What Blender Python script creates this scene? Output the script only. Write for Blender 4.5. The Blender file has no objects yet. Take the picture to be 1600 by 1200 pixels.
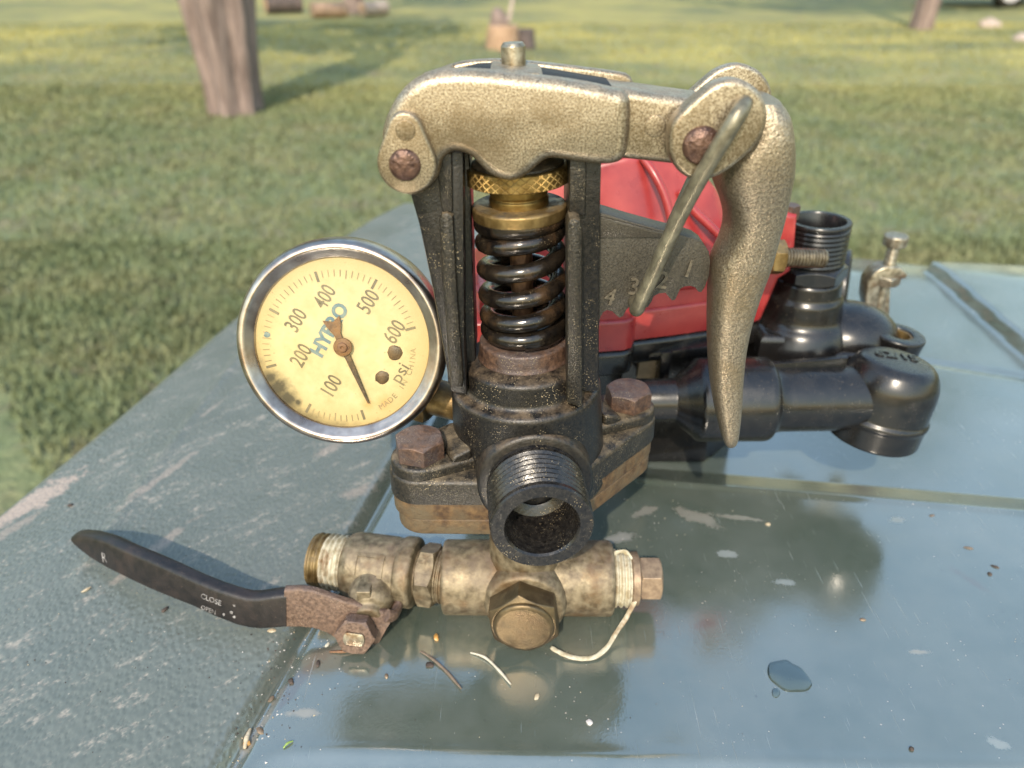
import bpy, bmesh, math, random
import numpy as np
from mathutils import Vector, Matrix, noise
R = math.radians
PI = math.pi
random.seed(7)
C = bpy.context.scene
COL = C.collection

# ------------------------------------------------------------------ camera, sky, sun, exposure
CAM_H = 226.0            # mm above the lid
FPX = 1186.0             # focal length in pixels of the 1600 px wide photograph
PITCH = 30.0
cam_d = bpy.data.cameras.new('camera')
cam = bpy.data.objects.new('camera', cam_d)
COL.objects.link(cam)
cam.location = (0, 0, CAM_H / 1000)
cam.rotation_euler = (R(90 - PITCH), 0, 0)
cam_d.sensor_width = 36
cam_d.lens = 36 * FPX / 1600
cam_d.clip_start = 0.01
cam_d.clip_end = 600
cam_d.dof.use_dof = True
cam_d.dof.focus_distance = 0.238
cam_d.dof.aperture_fstop = 11
C.camera = cam

SUN_AZ, SUN_EL = 12.0, 41.0     # degrees left of straight behind the camera, height
W = bpy.data.worlds.new('World')
C.world = W
W.use_nodes = True
wn = W.node_tree
sky = wn.nodes.new('ShaderNodeTexSky')
sky.sky_type = 'NISHITA'
sky.sun_disc = False
sky.sun_elevation = R(SUN_EL)
sky.sun_rotation = R(180 + SUN_AZ)
sky.air_density = 2.1
sky.dust_density = 1.2
sky.ozone_density = 2.0
wn.links.new(sky.outputs[0], wn.nodes['Background'].inputs[0])
wn.nodes['Background'].inputs[1].default_value = 0.15
sun_d = bpy.data.lights.new('sun', 'SUN')
sun_d.energy = 2.05
sun_d.angle = R(0.6)
sun_d.color = (1.0, 0.87, 0.70)
sun = bpy.data.objects.new('sun', sun_d)
COL.objects.link(sun)
sdir = Vector((-math.sin(R(SUN_AZ)) * math.cos(R(SUN_EL)), -math.cos(R(SUN_AZ)) * math.cos(R(SUN_EL)), math.sin(R(SUN_EL))))
sun.rotation_euler = sdir.to_track_quat('Z', 'Y').to_euler()
sun.location = (-2, -5, 4)
C.view_settings.view_transform = 'Standard'
C.view_settings.look = 'None'
C.view_settings.exposure = 1.32
C.view_settings.gamma = 1
C.view_settings.use_curve_mapping = False
C.cycles.max_bounces = 8
C.cycles.transparent_max_bounces = 8

# ------------------------------------------------------------------ measuring helpers (millimetres)
_c, _s = math.cos(R(PITCH)), math.sin(R(PITCH))
def ray(px, py):
    a = (px - 800) / FPX
    b = -(py - 600) / FPX
    return Vector((a, _c + b * _s, -_s + b * _c))
def PY(px, py, y):
    r = ray(px, py); t = y / r.y
    return Vector((r.x * t, y, CAM_H + r.z * t))
def PZ(px, py, z):
    r = ray(px, py); t = (z - CAM_H) / r.z
    return Vector((r.x * t, r.y * t, z))
def PP(px, py, o, n):
    r = ray(px, py); c = Vector((0, 0, CAM_H)); t = (o - c).dot(n) / r.dot(n)
    return c + r * t

# ------------------------------------------------------------------ materials
def nd(nt, t, **kw):
    n = nt.nodes.new(t)
    for k, v in kw.items():
        if hasattr(n, k): setattr(n, k, v)
        else: n.inputs[k.replace('_', ' ')].default_value = v
    return n
def mathn(nt, op, a, b=None, clamp=False):
    n = nt.nodes.new('ShaderNodeMath'); n.operation = op; n.use_clamp = clamp
    for i, v in enumerate((a, b)):
        if v is None: continue
        if isinstance(v, (int, float)): n.inputs[i].default_value = v
        else: nt.links.new(v, n.inputs[i])
    return n.outputs[0]
def mixc(nt, f, a, b):
    n = nt.nodes.new('ShaderNodeMix'); n.data_type = 'RGBA'
    for i, v in ((0, f), (6, a), (7, b)):
        if isinstance(v, (int, float)): n.inputs[i].default_value = v
        elif isinstance(v, (tuple, list)): n.inputs[i].default_value = (*v, 1) if len(v) == 3 else v
        else: nt.links.new(v, n.inputs[i])
    return n.outputs[2]
def ramp(nt, x, lo, hi):
    n = nt.nodes.new('ShaderNodeMapRange'); n.clamp = True
    n.inputs[1].default_value = lo; n.inputs[2].default_value = hi
    nt.links.new(x, n.inputs[0])
    return n.outputs[0]
def tex_noise(nt, vec, scale, detail=3, rough=0.55):
    n = nt.nodes.new('ShaderNodeTexNoise'); n.inputs['Scale'].default_value = scale
    n.inputs['Detail'].default_value = detail; n.inputs['Roughness'].default_value = rough
    nt.links.new(vec, n.inputs['Vector'])
    return n.outputs[0]
def tex_voro(nt, vec, scale):
    n = nt.nodes.new('ShaderNodeTexVoronoi'); n.inputs['Scale'].default_value = scale
    nt.links.new(vec, n.inputs['Vector'])
    return n.outputs['Distance']
def newmat(name):
    m = bpy.data.materials.new(name); m.use_nodes = True
    nt = m.node_tree; b = nt.nodes['Principled BSDF']
    tc = nt.nodes.new('ShaderNodeTexCoord')
    return m, nt, b, tc.outputs['Object']
def bump(nt, b, h, dist, strength=1.0):
    n = nt.nodes.new('ShaderNodeBump'); n.inputs['Distance'].default_value = dist
    n.inputs['Strength'].default_value = strength
    nt.links.new(h, n.inputs['Height']); nt.links.new(n.outputs[0], b.inputs['Normal'])
def mat(name, c1, c2, scale=600, metal=0.0, rough=0.5, bscale=900, bdist=0.0001, specks=None, dust=None, lo=0.35, hi=0.65,
        patch=None, spec=0.5, rvar=0.12, bdet=3, coat=0.0):
    m, nt, b, vec = newmat(name)
    k_ = 0.78
    c1, c2 = [tuple(v * k_ for v in c) for c in (c1, c2)]
    if patch: patch = (tuple(v * k_ for v in patch[0]),) + tuple(patch[1:])
    if dust: dust = (tuple(v * k_ for v in dust[0]),) + tuple(dust[1:])
    if specks: specks = [(tuple(v * k_ for v in c), *r) for c, *r in specks]
    n1 = tex_noise(nt, vec, scale, 4)
    col = mixc(nt, ramp(nt, n1, lo, hi), c1, c2)
    if patch:                        # larger stains: (colour, scale, lo, hi)
        pcol, ps, pl, ph = patch
        n2 = tex_noise(nt, vec, ps, 5, 0.62)
        col = mixc(nt, ramp(nt, n2, pl, ph), col, pcol)
    rsock = mathn(nt, 'ADD', mathn(nt, 'MULTIPLY', n1, rvar * 2), rough - rvar, True)
    msock = None
    if dust:                         # dirt lying in the upward faces: (colour, amount, scale)
        dcol, amt, ds = dust
        g = nt.nodes.new('ShaderNodeNewGeometry'); sx = nt.nodes.new('ShaderNodeSeparateXYZ')
        nt.links.new(g.outputs['Normal'], sx.inputs[0])
        up = ramp(nt, sx.outputs[2], 0.1, 0.9)
        f = mathn(nt, 'MULTIPLY', mathn(nt, 'MULTIPLY', up, ramp(nt, tex_noise(nt, vec, ds, 6, 0.7), 0.4, 0.68)), amt, True)
        col = mixc(nt, f, col, dcol)
        rsock = mathn(nt, 'ADD', rsock, mathn(nt, 'MULTIPLY', f, 0.4), True)
        msock = mathn(nt, 'MULTIPLY', mathn(nt, 'SUBTRACT', 1.0, f, True), metal)
    if specks:                       # grains of dust, on cast zinc painted sparkle: list of (colour, scale, size)
        for scol, ss, sz in specks:
            v = tex_voro(nt, vec, ss)
            keep = ramp(nt, tex_noise(nt, vec, ss * 0.06, 4, 0.7), 0.5, 0.66)
            f = mathn(nt, 'MULTIPLY', mathn(nt, 'LESS_THAN', v, sz), keep)
            col = mixc(nt, f, col, scol)
    nt.links.new(col, b.inputs['Base Color'])
    nt.links.new(rsock, b.inputs['Roughness'])
    if msock is not None: nt.links.new(msock, b.inputs['Metallic'])
    else: b.inputs['Metallic'].default_value = metal
    b.inputs['Specular IOR Level'].default_value = spec
    b.inputs['Coat Weight'].default_value = coat
    if bdist: bump(nt, b, tex_noise(nt, vec, bscale, bdet, 0.6), bdist)
    return m
SPK = [((0.42, 0.33, 0.2), 1500, 0.22)]
M = {}
M['cast'] = mat('cast_zinc', (0.23, 0.176, 0.115), (0.62, 0.525, 0.385), 2100, 0.85, 0.40, 1900, 0.00006, lo=.38, hi=.64, dust=((0.2, 0.15, 0.11), 0.5, 220), patch=((0.24, 0.175, 0.10), 75, 0.46, 0.74), specks=[((0.78, 0.70, 0.5), 1500, 0.18), ((0.16, 0.12, 0.08), 900, 0.16)])  # bright specks put the metal's sparkle into its colour
M['lever'] = mat('cast_zinc_rough', (0.22, 0.172, 0.118), (0.48, 0.405, 0.295), 1900, 0.8, 0.42, 1000, 0.0003, specks=[((0.7, 0.6, 0.42), 700, 0.2)], patch=((0.3, 0.22, 0.12), 50, 0.5, 0.75))
M['rivet'] = mat('rusty_rivet', (0.06, 0.03, 0.022), (0.17, 0.095, 0.065), 420, 0.5, 0.36, 600, 0.0006)
M['black'] = mat('black_casting', (0.006, 0.0055, 0.006), (0.017, 0.0145, 0.012), 900, 0.0, 0.34, 1400, 0.00013, specks=SPK, dust=((0.20, 0.14, 0.085), 0.55, 240), spec=0.4)
M['blackdusty'] = mat('black_casting_dusty', (0.007, 0.0065, 0.006), (0.032, 0.026, 0.018), 1300, 0.0, 0.38, 1200, 0.00022, specks=SPK + [((0.5, 0.42, 0.28), 2600, 0.2)], dust=((0.22, 0.165, 0.10), 0.8, 160), spec=0.4)
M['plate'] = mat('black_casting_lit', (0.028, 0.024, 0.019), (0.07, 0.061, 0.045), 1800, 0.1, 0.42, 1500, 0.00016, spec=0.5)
M['rubber'] = mat('black_plastic_smooth', (0.006, 0.006, 0.0065), (0.013, 0.012, 0.0115), 200, 0.0, 0.24, 1500, 0.00002, specks=[((0.25, 0.2, 0.14), 700, 0.1)], dust=((0.07, 0.06, 0.05), 0.18, 120), patch=((0.012, 0.0105, 0.0095), 60, 0.45, 0.75), spec=0.5)
M['thread'] = mat('black_thread', (0.007, 0.0065, 0.007), (0.026, 0.023, 0.020), 700, 0.0, 0.25, 800, 0.00008, specks=SPK, spec=0.45)
M['rust'] = mat('rusty_steel', (0.065, 0.033, 0.014), (0.17, 0.10, 0.043), 420, 0.15, 0.62, 900, 0.0003, patch=((0.125, 0.092, 0.052), 90, 0.42, 0.62), dust=((0.16, 0.11, 0.08), 0.8, 140))
M['bolt'] = mat('rusty_bolt', (0.06, 0.036, 0.028), (0.17, 0.095, 0.06), 500, 0.35, 0.5, 800, 0.0003, specks=SPK, patch=((0.09, 0.065, 0.06), 90, 0.45, 0.6), dust=((0.13, 0.095, 0.085), 0.6, 180))
M['spring'] = mat('oily_spring_steel', (0.008, 0.0065, 0.006), (0.03, 0.022, 0.015), 260, 0.35, 0.2, 700, 0.00008, specks=[((0.35, 0.27, 0.16), 1300, 0.16)], patch=((0.10, 0.058, 0.03), 90, 0.5, 0.7), spec=0.7)
M['rustrod'] = mat('rusty_rod', (0.10, 0.045, 0.022), (0.26, 0.13, 0.06), 500, 0.3, 0.5, 700, 0.0003)
M['brass'] = mat('worn_brass', (0.27, 0.165, 0.05), (0.44, 0.30, 0.11), 300, 0.9, 0.45, 1200, 0.00004, patch=((0.20, 0.11, 0.035), 80, 0.52, 0.68))
M['brassdirty'] = mat('tarnished_brass', (0.20, 0.125, 0.045), (0.42, 0.29, 0.12), 240, 0.8, 0.4, 900, 0.0001, dust=((0.05, 0.042, 0.035), 1.0, 150), patch=((0.05, 0.038, 0.024), 60, 0.6, 0.75))
M['tee'] = mat('dull_plated_brass', (0.115, 0.087, 0.05), (0.31, 0.25, 0.16), 330, 0.55, 0.5, 700, 0.00014, patch=((0.15, 0.085, 0.035), 70, 0.5, 0.7), dust=((0.17, 0.125, 0.10), 0.7, 110))
M['cap'] = mat('bronze_cap', (0.085, 0.06, 0.031), (0.16, 0.115, 0.06), 260, 0.7, 0.42, 900, 0.00008, patch=((0.11, 0.07, 0.035), 80, 0.5, 0.7))
M['plug'] = mat('copper_brown_plug', (0.22, 0.15, 0.10), (0.36, 0.26, 0.17), 400, 0.5, 0.5, 900, 0.00008)
M['tape'] = mat('sealant_tape', (0.36, 0.30, 0.19), (0.60, 0.55, 0.42), 300, 0.0, 0.5, 900, 0.0001, patch=((0.22, 0.14, 0.07), 160, 0.52, 0.68))
M['chrome'] = mat('tarnished_chrome', (0.36, 0.29, 0.25), (0.60, 0.53, 0.47), 130, 1.0, 0.30, 1600, 0.00002, patch=((0.42, 0.30, 0.22), 45, 0.5, 0.72), rvar=0.08)
M['case'] = mat('rusty_gauge_case', (0.13, 0.065, 0.05), (0.22, 0.15, 0.13), 350, 0.2, 0.6, 700, 0.0003)
M['wire'] = mat('steel_wire', (0.16, 0.142, 0.1), (0.30, 0.27, 0.19), 300, 0.6, 0.42, 900, 0.00012)
M['stud'] = mat('dark_threaded_steel', (0.10, 0.08, 0.055), (0.25, 0.21, 0.145), 400, 0.7, 0.42, 900, 0.0001)
M['numeral'] = mat('worn_raised_metal', (0.07, 0.06, 0.045), (0.17, 0.145, 0.105), 900, 0.2, 0.4, 900, 0.0001)
M['slotdark'] = mat('slot_dark', (0.004, 0.004, 0.004), (0.009, 0.008, 0.007), 400, 0.0, 0.7, 900, 0)  # near-black colour holding the dark of the arm slot
M['red'] = mat('red_plastic', (0.26, 0.022, 0.024), (0.34, 0.034, 0.034), 90, 0.0, 0.3, 1500, 0.00002, specks=[((0.5, 0.3, 0.22), 500, 0.07)], patch=((0.43, 0.06, 0.05), 40, 0.45, 0.7), spec=0.5)
M['steel'] = mat('zinc_steel', (0.22, 0.18, 0.12), (0.50, 0.45, 0.35), 400, 0.8, 0.36, 900, 0.0001, patch=((0.2, 0.12, 0.07), 120, 0.52, 0.7))
M['grip'] = mat('black_vinyl_grip', (0.009, 0.0075, 0.0075), (0.021, 0.016, 0.015), 250, 0.0, 0.36, 900, 0.00008, specks=[((0.2, 0.14, 0.1), 900, 0.1)], spec=0.4, patch=((0.03, 0.02, 0.017), 70, 0.5, 0.68))
M['rusthandle'] = mat('rusty_handle', (0.085, 0.05, 0.033), (0.20, 0.125, 0.085), 800, 0.2, 0.55, 900, 0.0003, specks=[((0.42, 0.31, 0.22), 1700, 0.22)], dust=((0.1, 0.075, 0.08), 0.6, 200))
M['ink'] = mat('faded_dial_ink', (0.10, 0.082, 0.05), (0.20, 0.165, 0.095), 200, 0, 0.6, 500, 0)
M['inklight'] = mat('very_faded_dial_ink', (0.19, 0.155, 0.085), (0.33, 0.27, 0.14), 200, 0, 0.6, 500, 0)
M['blueink'] = mat('faded_blue_ink', (0.06, 0.14, 0.20), (0.17, 0.23, 0.23), 300, 0, 0.6, 500, 0)
M['needle'] = mat('rusty_needle', (0.10, 0.045, 0.018), (0.21, 0.10, 0.035), 500, 0.1, 0.6, 700, 0.0002)
M['needledark'] = mat('blackened_needle', (0.03, 0.022, 0.015), (0.12, 0.07, 0.03), 300, 0.1, 0.5, 700, 0.0002)
M['whiteprint'] = mat('worn_white_print', (0.10, 0.09, 0.085), (0.34, 0.32, 0.31), 500, 0, 0.6, 500, 0)
M['tan'] = mat('tan_dust', (0.26, 0.2, 0.12), (0.38, 0.3, 0.19), 200, 0, 0.8, 500, 0.0001)
M['chip'] = mat('paint_chip', (0.5, 0.45, 0.42), (0.7, 0.64, 0.6), 300, 0, 0.6, 500, 0.0001)
M['twig'] = mat('dry_twig', (0.10, 0.07, 0.05), (0.2, 0.15, 0.11), 500, 0, 0.8, 900, 0.0002)
M['straw'] = mat('pale_straw', (0.42, 0.38, 0.3), (0.62, 0.57, 0.46), 500, 0, 0.7, 900, 0.0001)
M['seed'] = mat('amber_seed', (0.45, 0.22, 0.05), (0.6, 0.33, 0.1), 300, 0, 0.4, 900, 0.0001)
M['crumb'] = mat('dark_crumb', (0.03, 0.022, 0.018), (0.09, 0.06, 0.045), 300, 0, 0.8, 900, 0.0002)
M['huskm'] = mat('pale_husk', (0.4, 0.3, 0.18), (0.6, 0.5, 0.36), 300, 0, 0.7, 900, 0.0002)
M['leafgreen'] = mat('fresh_green', (0.2, 0.3, 0.06), (0.3, 0.4, 0.1), 300, 0, 0.6, 900, 0)

def make_glass():
    m = bpy.data.materials.new('gauge_glass'); m.use_nodes = True
    nt = m.node_tree; nt.nodes.clear()
    out = nt.nodes.new('ShaderNodeOutputMaterial'); t = nt.nodes.new('ShaderNodeBsdfTransparent'); g = nt.nodes.new('ShaderNodeBsdfGlossy')
    t.inputs[0].default_value = (0.99, 0.97, 0.9, 1); g.inputs['Roughness'].default_value = 0.12
    mx = nt.nodes.new('ShaderNodeMixShader'); fr = nt.nodes.new('ShaderNodeFresnel'); fr.inputs[0].default_value = 1.35
    nt.links.new(fr.outputs[0], mx.inputs[0]); nt.links.new(t.outputs[0], mx.inputs[1]); nt.links.new(g.outputs[0], mx.inputs[2])
    nt.links.new(mx.outputs[0], out.inputs[0])
    return m
M['glass'] = make_glass()
def make_water():
    m = bpy.data.materials.new('water'); m.use_nodes = True
    nt = m.node_tree; nt.nodes.clear()
    out = nt.nodes.new('ShaderNodeOutputMaterial'); t = nt.nodes.new('ShaderNodeBsdfTransparent'); g = nt.nodes.new('ShaderNodeBsdfGlossy')
    t.inputs[0].default_value = (0.90, 0.93, 0.90, 1); g.inputs['Roughness'].default_value = 0.03
    mx = nt.nodes.new('ShaderNodeMixShader'); fr = nt.nodes.new('ShaderNodeFresnel'); fr.inputs[0].default_value = 1.33
    nt.links.new(fr.outputs[0], mx.inputs[0]); nt.links.new(t.outputs[0], mx.inputs[1]); nt.links.new(g.outputs[0], mx.inputs[2])
    nt.links.new(mx.outputs[0], out.inputs[0])
    return m
M['water'] = make_water()

# ------------------------------------------------------------------ object helpers
WM = {}
def tag(o, label=None, cat=None, group=None, kind=None):
    if label: o['label'] = label
    if cat: o['category'] = cat
    if group: o['group'] = group
    if kind: o['kind'] = kind
    return o
def empty(name, loc, label, cat, group=None):
    o = bpy.data.objects.new(name, None); COL.objects.link(o)
    o.location = Vector(loc) / 1000; o.empty_display_size = 0.02
    WM[o.name] = Matrix.Translation(Vector(loc) / 1000)
    return tag(o, label, cat, group)
def finish(o, parent, fm):
    COL.objects.link(o)
    if parent is not None:
        o.parent = parent
        o.matrix_local = WM[parent.name].inverted() @ fm
    else:
        o.matrix_local = fm
    WM[o.name] = fm
def obj(name, bm, m, parent=None, frame=None, sharp=38, bevel=0, bseg=2, smooth=True, origin=None):
    """bm is in mm: world mm (frame None) or mm in the given frame."""
    me = bpy.data.meshes.new(name)
    bmesh.ops.recalc_face_normals(bm, faces=bm.faces[:])
    bm.to_mesh(me); bm.free()
    if frame is None:
        o0 = Vector(origin) if origin is not None else (WM[parent.name].translation * 1000 if parent else Vector((0, 0, 0)))
        me.transform(Matrix.Scale(0.001, 4) @ Matrix.Translation(-o0))
        fm = Matrix.Translation(o0 / 1000)
    else:
        me.transform(Matrix.Scale(0.001, 4))
        fm = frame.copy(); fm.translation = frame.translation / 1000
    if isinstance(m, (list, tuple)):
        for x in m: me.materials.append(x)
    else: me.materials.append(m)
    if smooth:
        me.polygons.foreach_set('use_smooth', [True] * len(me.polygons))
        me.set_sharp_from_angle(angle=R(sharp))
    o = bpy.data.objects.new(name, me)
    finish(o, parent, fm)
    if bevel:
        b = o.modifiers.new('bevel', 'BEVEL'); b.width = bevel / 1000; b.segments = bseg; b.limit_method = 'ANGLE'; b.angle_limit = R(35)
        b.harden_normals = True
    return o
def frame(o, z, xh=(1, 0, 0)):
    z = Vector(z).normalized(); x = Vector(xh); x = (x - z * x.dot(z)).normalized(); y = z.cross(x)
    m = Matrix((x, y, z)).transposed().to_4x4(); m.translation = Vector(o)
    return m
def revolve(bm, prof, M4=Matrix(), seg=56, closed=False, jitter=0.0):
    rings = []
    for (r, z) in prof:
        if r <= 1e-6: rings.append([bm.verts.new(M4 @ Vector((0, 0, z)))])
        else:
            rings.append([bm.verts.new(M4 @ Vector(((r + random.uniform(-jitter, jitter)) * math.cos(2 * PI * i / seg), (r + random.uniform(-jitter, jitter)) * math.sin(2 * PI * i / seg), z))) for i in range(seg)])
    pairs = list(zip(rings, rings[1:]))
    if closed: pairs.append((rings[-1], rings[0]))
    for a, b in pairs:
        if len(a) == 1 and len(b) == 1: continue
        for i in range(seg):
            j = (i + 1) % seg
            if len(a) == 1: bm.faces.new((a[0], b[j], b[i]))
            elif len(b) == 1: bm.faces.new((a[i], a[j], b[0]))
            else: bm.faces.new((a[i], a[j], b[j], b[i]))
    return bm
def solid(prof): return [(0, prof[0][1])] + prof + [(0, prof[-1][1])]
def rnd(prof, r=0.6):
    """round the corners of a profile polyline"""
    out = [prof[0]]
    for a, b, c in zip(prof, prof[1:], prof[2:]):
        a, b, c = Vector(a), Vector(b), Vector(c)
        d1, d2 = (a - b), (c - b)
        if d1.length < 1e-6 or d2.length < 1e-6: out.append(tuple(b)); continue
        t = min(r, d1.length * 0.45, d2.length * 0.45)
        p, q = b + d1.normalized() * t, b + d2.normalized() * t
        for k in range(4):
            u = k / 3; out.append(tuple((1 - u) ** 2 * p + 2 * u * (1 - u) * b + u * u * q))
    out.append(prof[-1]); return out
def hexa(bm, M4, ap, h, cham=True, both=False, seg=48, zoff=0):
    """hexagonal head: ap = half the distance across flats"""
    def rh(t):
        t = (t + PI / 6) % (PI / 3) - PI / 6
        return ap / math.cos(t)
    rc = ap * 0.96
    def ring(z, circ):
        out = []
        for i in range(seg):
            t = 2 * PI * i / seg; r = rh(t); zz = z
            if circ == 'edge': zz = z - (r - rc) * 0.6
            if circ == 'edgeb': zz = z + (r - rc) * 0.6
            if circ == 'round': r = rc
            out.append(bm.verts.new(M4 @ Vector((r * math.cos(t), r * math.sin(t), zoff + zz))))
        return out
    rs = []
    if both: rs += [ring(0, 'round'), ring(0, 'edgeb')]
    else: rs += [ring(0, None)]
    rs += [ring(h, 'edge'), ring(h, 'round')] if cham else [ring(h, None)]
    for a, b in zip(rs, rs[1:]):
        for i in range(seg):
            j = (i + 1) % seg; bm.faces.new((a[i], a[j], b[j], b[i]))
    for rg in (rs[0], rs[-1]): bm.faces.new(rg)
    return bm
def catmull(pts, n=6, closed=True):
    P = [Vector(p) for p in pts]; out = []; L = len(P)
    rng = range(L) if closed else range(L - 1)
    for i in rng:
        g = (lambda k: P[k % L]) if closed else (lambda k: P[max(0, min(L - 1, k))])
        p0, p1, p2, p3 = g(i - 1), g(i), g(i + 1), g(i + 2)
        for k in range(n):
            t = k / n
            out.append(0.5 * ((2 * p1) + (p2 - p0) * t + (2 * p0 - 5 * p1 + 4 * p2 - p3) * t * t + (3 * p1 - p0 - 3 * p2 + p3) * t ** 3))
    if not closed: out.append(P[-1])
    return out
def tube(bm, pts, radii, seg=12, caps=True, flat=None):
    pts = [Vector(p) for p in pts]
    if isinstance(radii, (int, float)): radii = [radii] * len(pts)
    t0 = (pts[1] - pts[0]).normalized()
    x = Vector((0, 0, 1)) if abs(t0.z) < 0.9 else Vector((1, 0, 0))
    x = (x - t0 * x.dot(t0)).normalized(); rings = []
    for i, p in enumerate(pts):
        t = (pts[min(i + 1, len(pts) - 1)] - pts[max(i - 1, 0)])
        t = t.normalized() if t.length > 1e-9 else t0
        x = (x - t * x.dot(t)).normalized(); y = t.cross(x)
        r = radii[i]; rx, ry = (r, r) if flat is None else (r, r * flat)
        rings.append([bm.verts.new(p + x * rx * math.cos(2 * PI * k / seg) + y * ry * math.sin(2 * PI * k / seg)) for k in range(seg)])
    for a, b in zip(rings, rings[1:]):
        for k in range(seg):
            j = (k + 1) % seg; bm.faces.new((a[k], a[j], b[j], b[k]))
    if caps:
        bm.faces.new(rings[0]); bm.faces.new(rings[-1])
    return bm
def slab(bm, poly, y0, y1, r=1.0, seg=3, M4=Matrix(), both=False):
    """poly: list of (x, z); extruded from front y0 to back y1 with the front edge rounded by r"""
    P = [Vector((p[0], p[1])) for p in poly]
    area = sum(a.x * b.y - b.x * a.y for a, b in zip(P, P[1:] + P[:1]))
    if area < 0: P.reverse()
    n = len(P); N = []
    for i in range(n):
        a, b, c = P[i - 1], P[i], P[(i + 1) % n]
        d1 = (b - a).normalized(); d2 = (c - b).normalized()
        n1 = Vector((-d1.y, d1.x)); n2 = Vector((-d2.y, d2.x)); m = (n1 + n2)
        m = m.normalized() if m.length > 1e-6 else n1
        N.append(m / max(0.5, m.dot(n1)))
    rings = []
    def ring(ins, y): rings.append([bm.verts.new(M4 @ Vector(((P[i] + N[i] * ins).x, y, (P[i] + N[i] * ins).y))) for i in range(n)])
    for k in range(seg + 1):
        a = PI / 2 * k / seg
        ring(r * (1 - math.sin(a)), y0 + r * (1 - math.cos(a)))
    if both:
        for k in range(seg + 1):
            a = PI / 2 * (1 - k / seg)
            ring(r * (1 - math.sin(a)), y1 - r * (1 - math.cos(a)))
    else: ring(0, y1)
    for a, b in zip(rings, rings[1:]):
        for k in range(n):
            j = (k + 1) % n; bm.faces.new((a[k], a[j], b[j], b[k]))
    bm.faces.new(rings[0]); bm.faces.new(list(reversed(rings[-1])))
    return bm
def pyp(pts, y): return [(PY(a, b, y).x, PY(a, b, y).z) for a, b in pts]
def circ(cx, cz, r, n=32): return [(cx + r * math.cos(2 * PI * i / n), cz + r * math.sin(2 * PI * i / n)) for i in range(n)]
def teardrop(c1, r1, c2, r2, n=20):
    """outline of two circles joined by tangents, (x, z)"""
    c1, c2 = Vector(c1), Vector(c2); d = c2 - c1; L = d.length; base = math.atan2(d.y, d.x); al = math.acos((r1 - r2) / L); out = []
    for k in range(n + 1):
        t = base + al + (2 * PI - 2 * al) * k / n; out.append((c1.x + r1 * math.cos(t), c1.y + r1 * math.sin(t)))
    for k in range(n + 1):
        t = base - al + 2 * al * k / n; out.append((c2.x + r2 * math.cos(t), c2.y + r2 * math.sin(t)))
    return out
def box(bm, lo, hi, M4=Matrix()):
    v = [bm.verts.new(M4 @ Vector((x, y, z))) for x in (lo[0], hi[0]) for y in (lo[1], hi[1]) for z in (lo[2], hi[2])]
    for f in ((0, 1, 3, 2), (4, 6, 7, 5), (0, 4, 5, 1), (2, 3, 7, 6), (0, 2, 6, 4), (1, 5, 7, 3)): bm.faces.new([v[i] for i in f])
    return bm
def text_bm(s, size, M4, depth=0.15, align='CENTER', sx=1.0, bold=0.0):
    cu = bpy.data.curves.new('txt', 'FONT'); cu.body = s; cu.size = size; cu.extrude = depth; cu.align_x = align; cu.align_y = 'CENTER'
    cu.offset = bold; cu.resolution_u = 3
    to = bpy.data.objects.new('txt', cu); COL.objects.link(to)
    dg = bpy.context.evaluated_depsgraph_get()
    me = bpy.data.meshes.new_from_object(to.evaluated_get(dg))
    bm = bmesh.new(); bm.from_mesh(me)
    bmesh.ops.transform(bm, matrix=M4 @ Matrix.Diagonal((sx, 1, 1, 1)), verts=bm.verts[:])
    bpy.data.objects.remove(to); bpy.data.curves.remove(cu); bpy.data.meshes.remove(me)
    return bm
def threadprof(r, z0, z1, pitch, depth):
    out = []; n = max(1, int(abs(z1 - z0) / pitch)); s = (z1 - z0) / n
    for i in range(n):
        out += [(r - depth, z0 + s * i), (r - depth, z0 + s * (i + 0.18)), (r, z0 + s * (i + 0.5)), (r, z0 + s * (i + 0.68))]
    out.append((r - depth, z1)); return out

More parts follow.
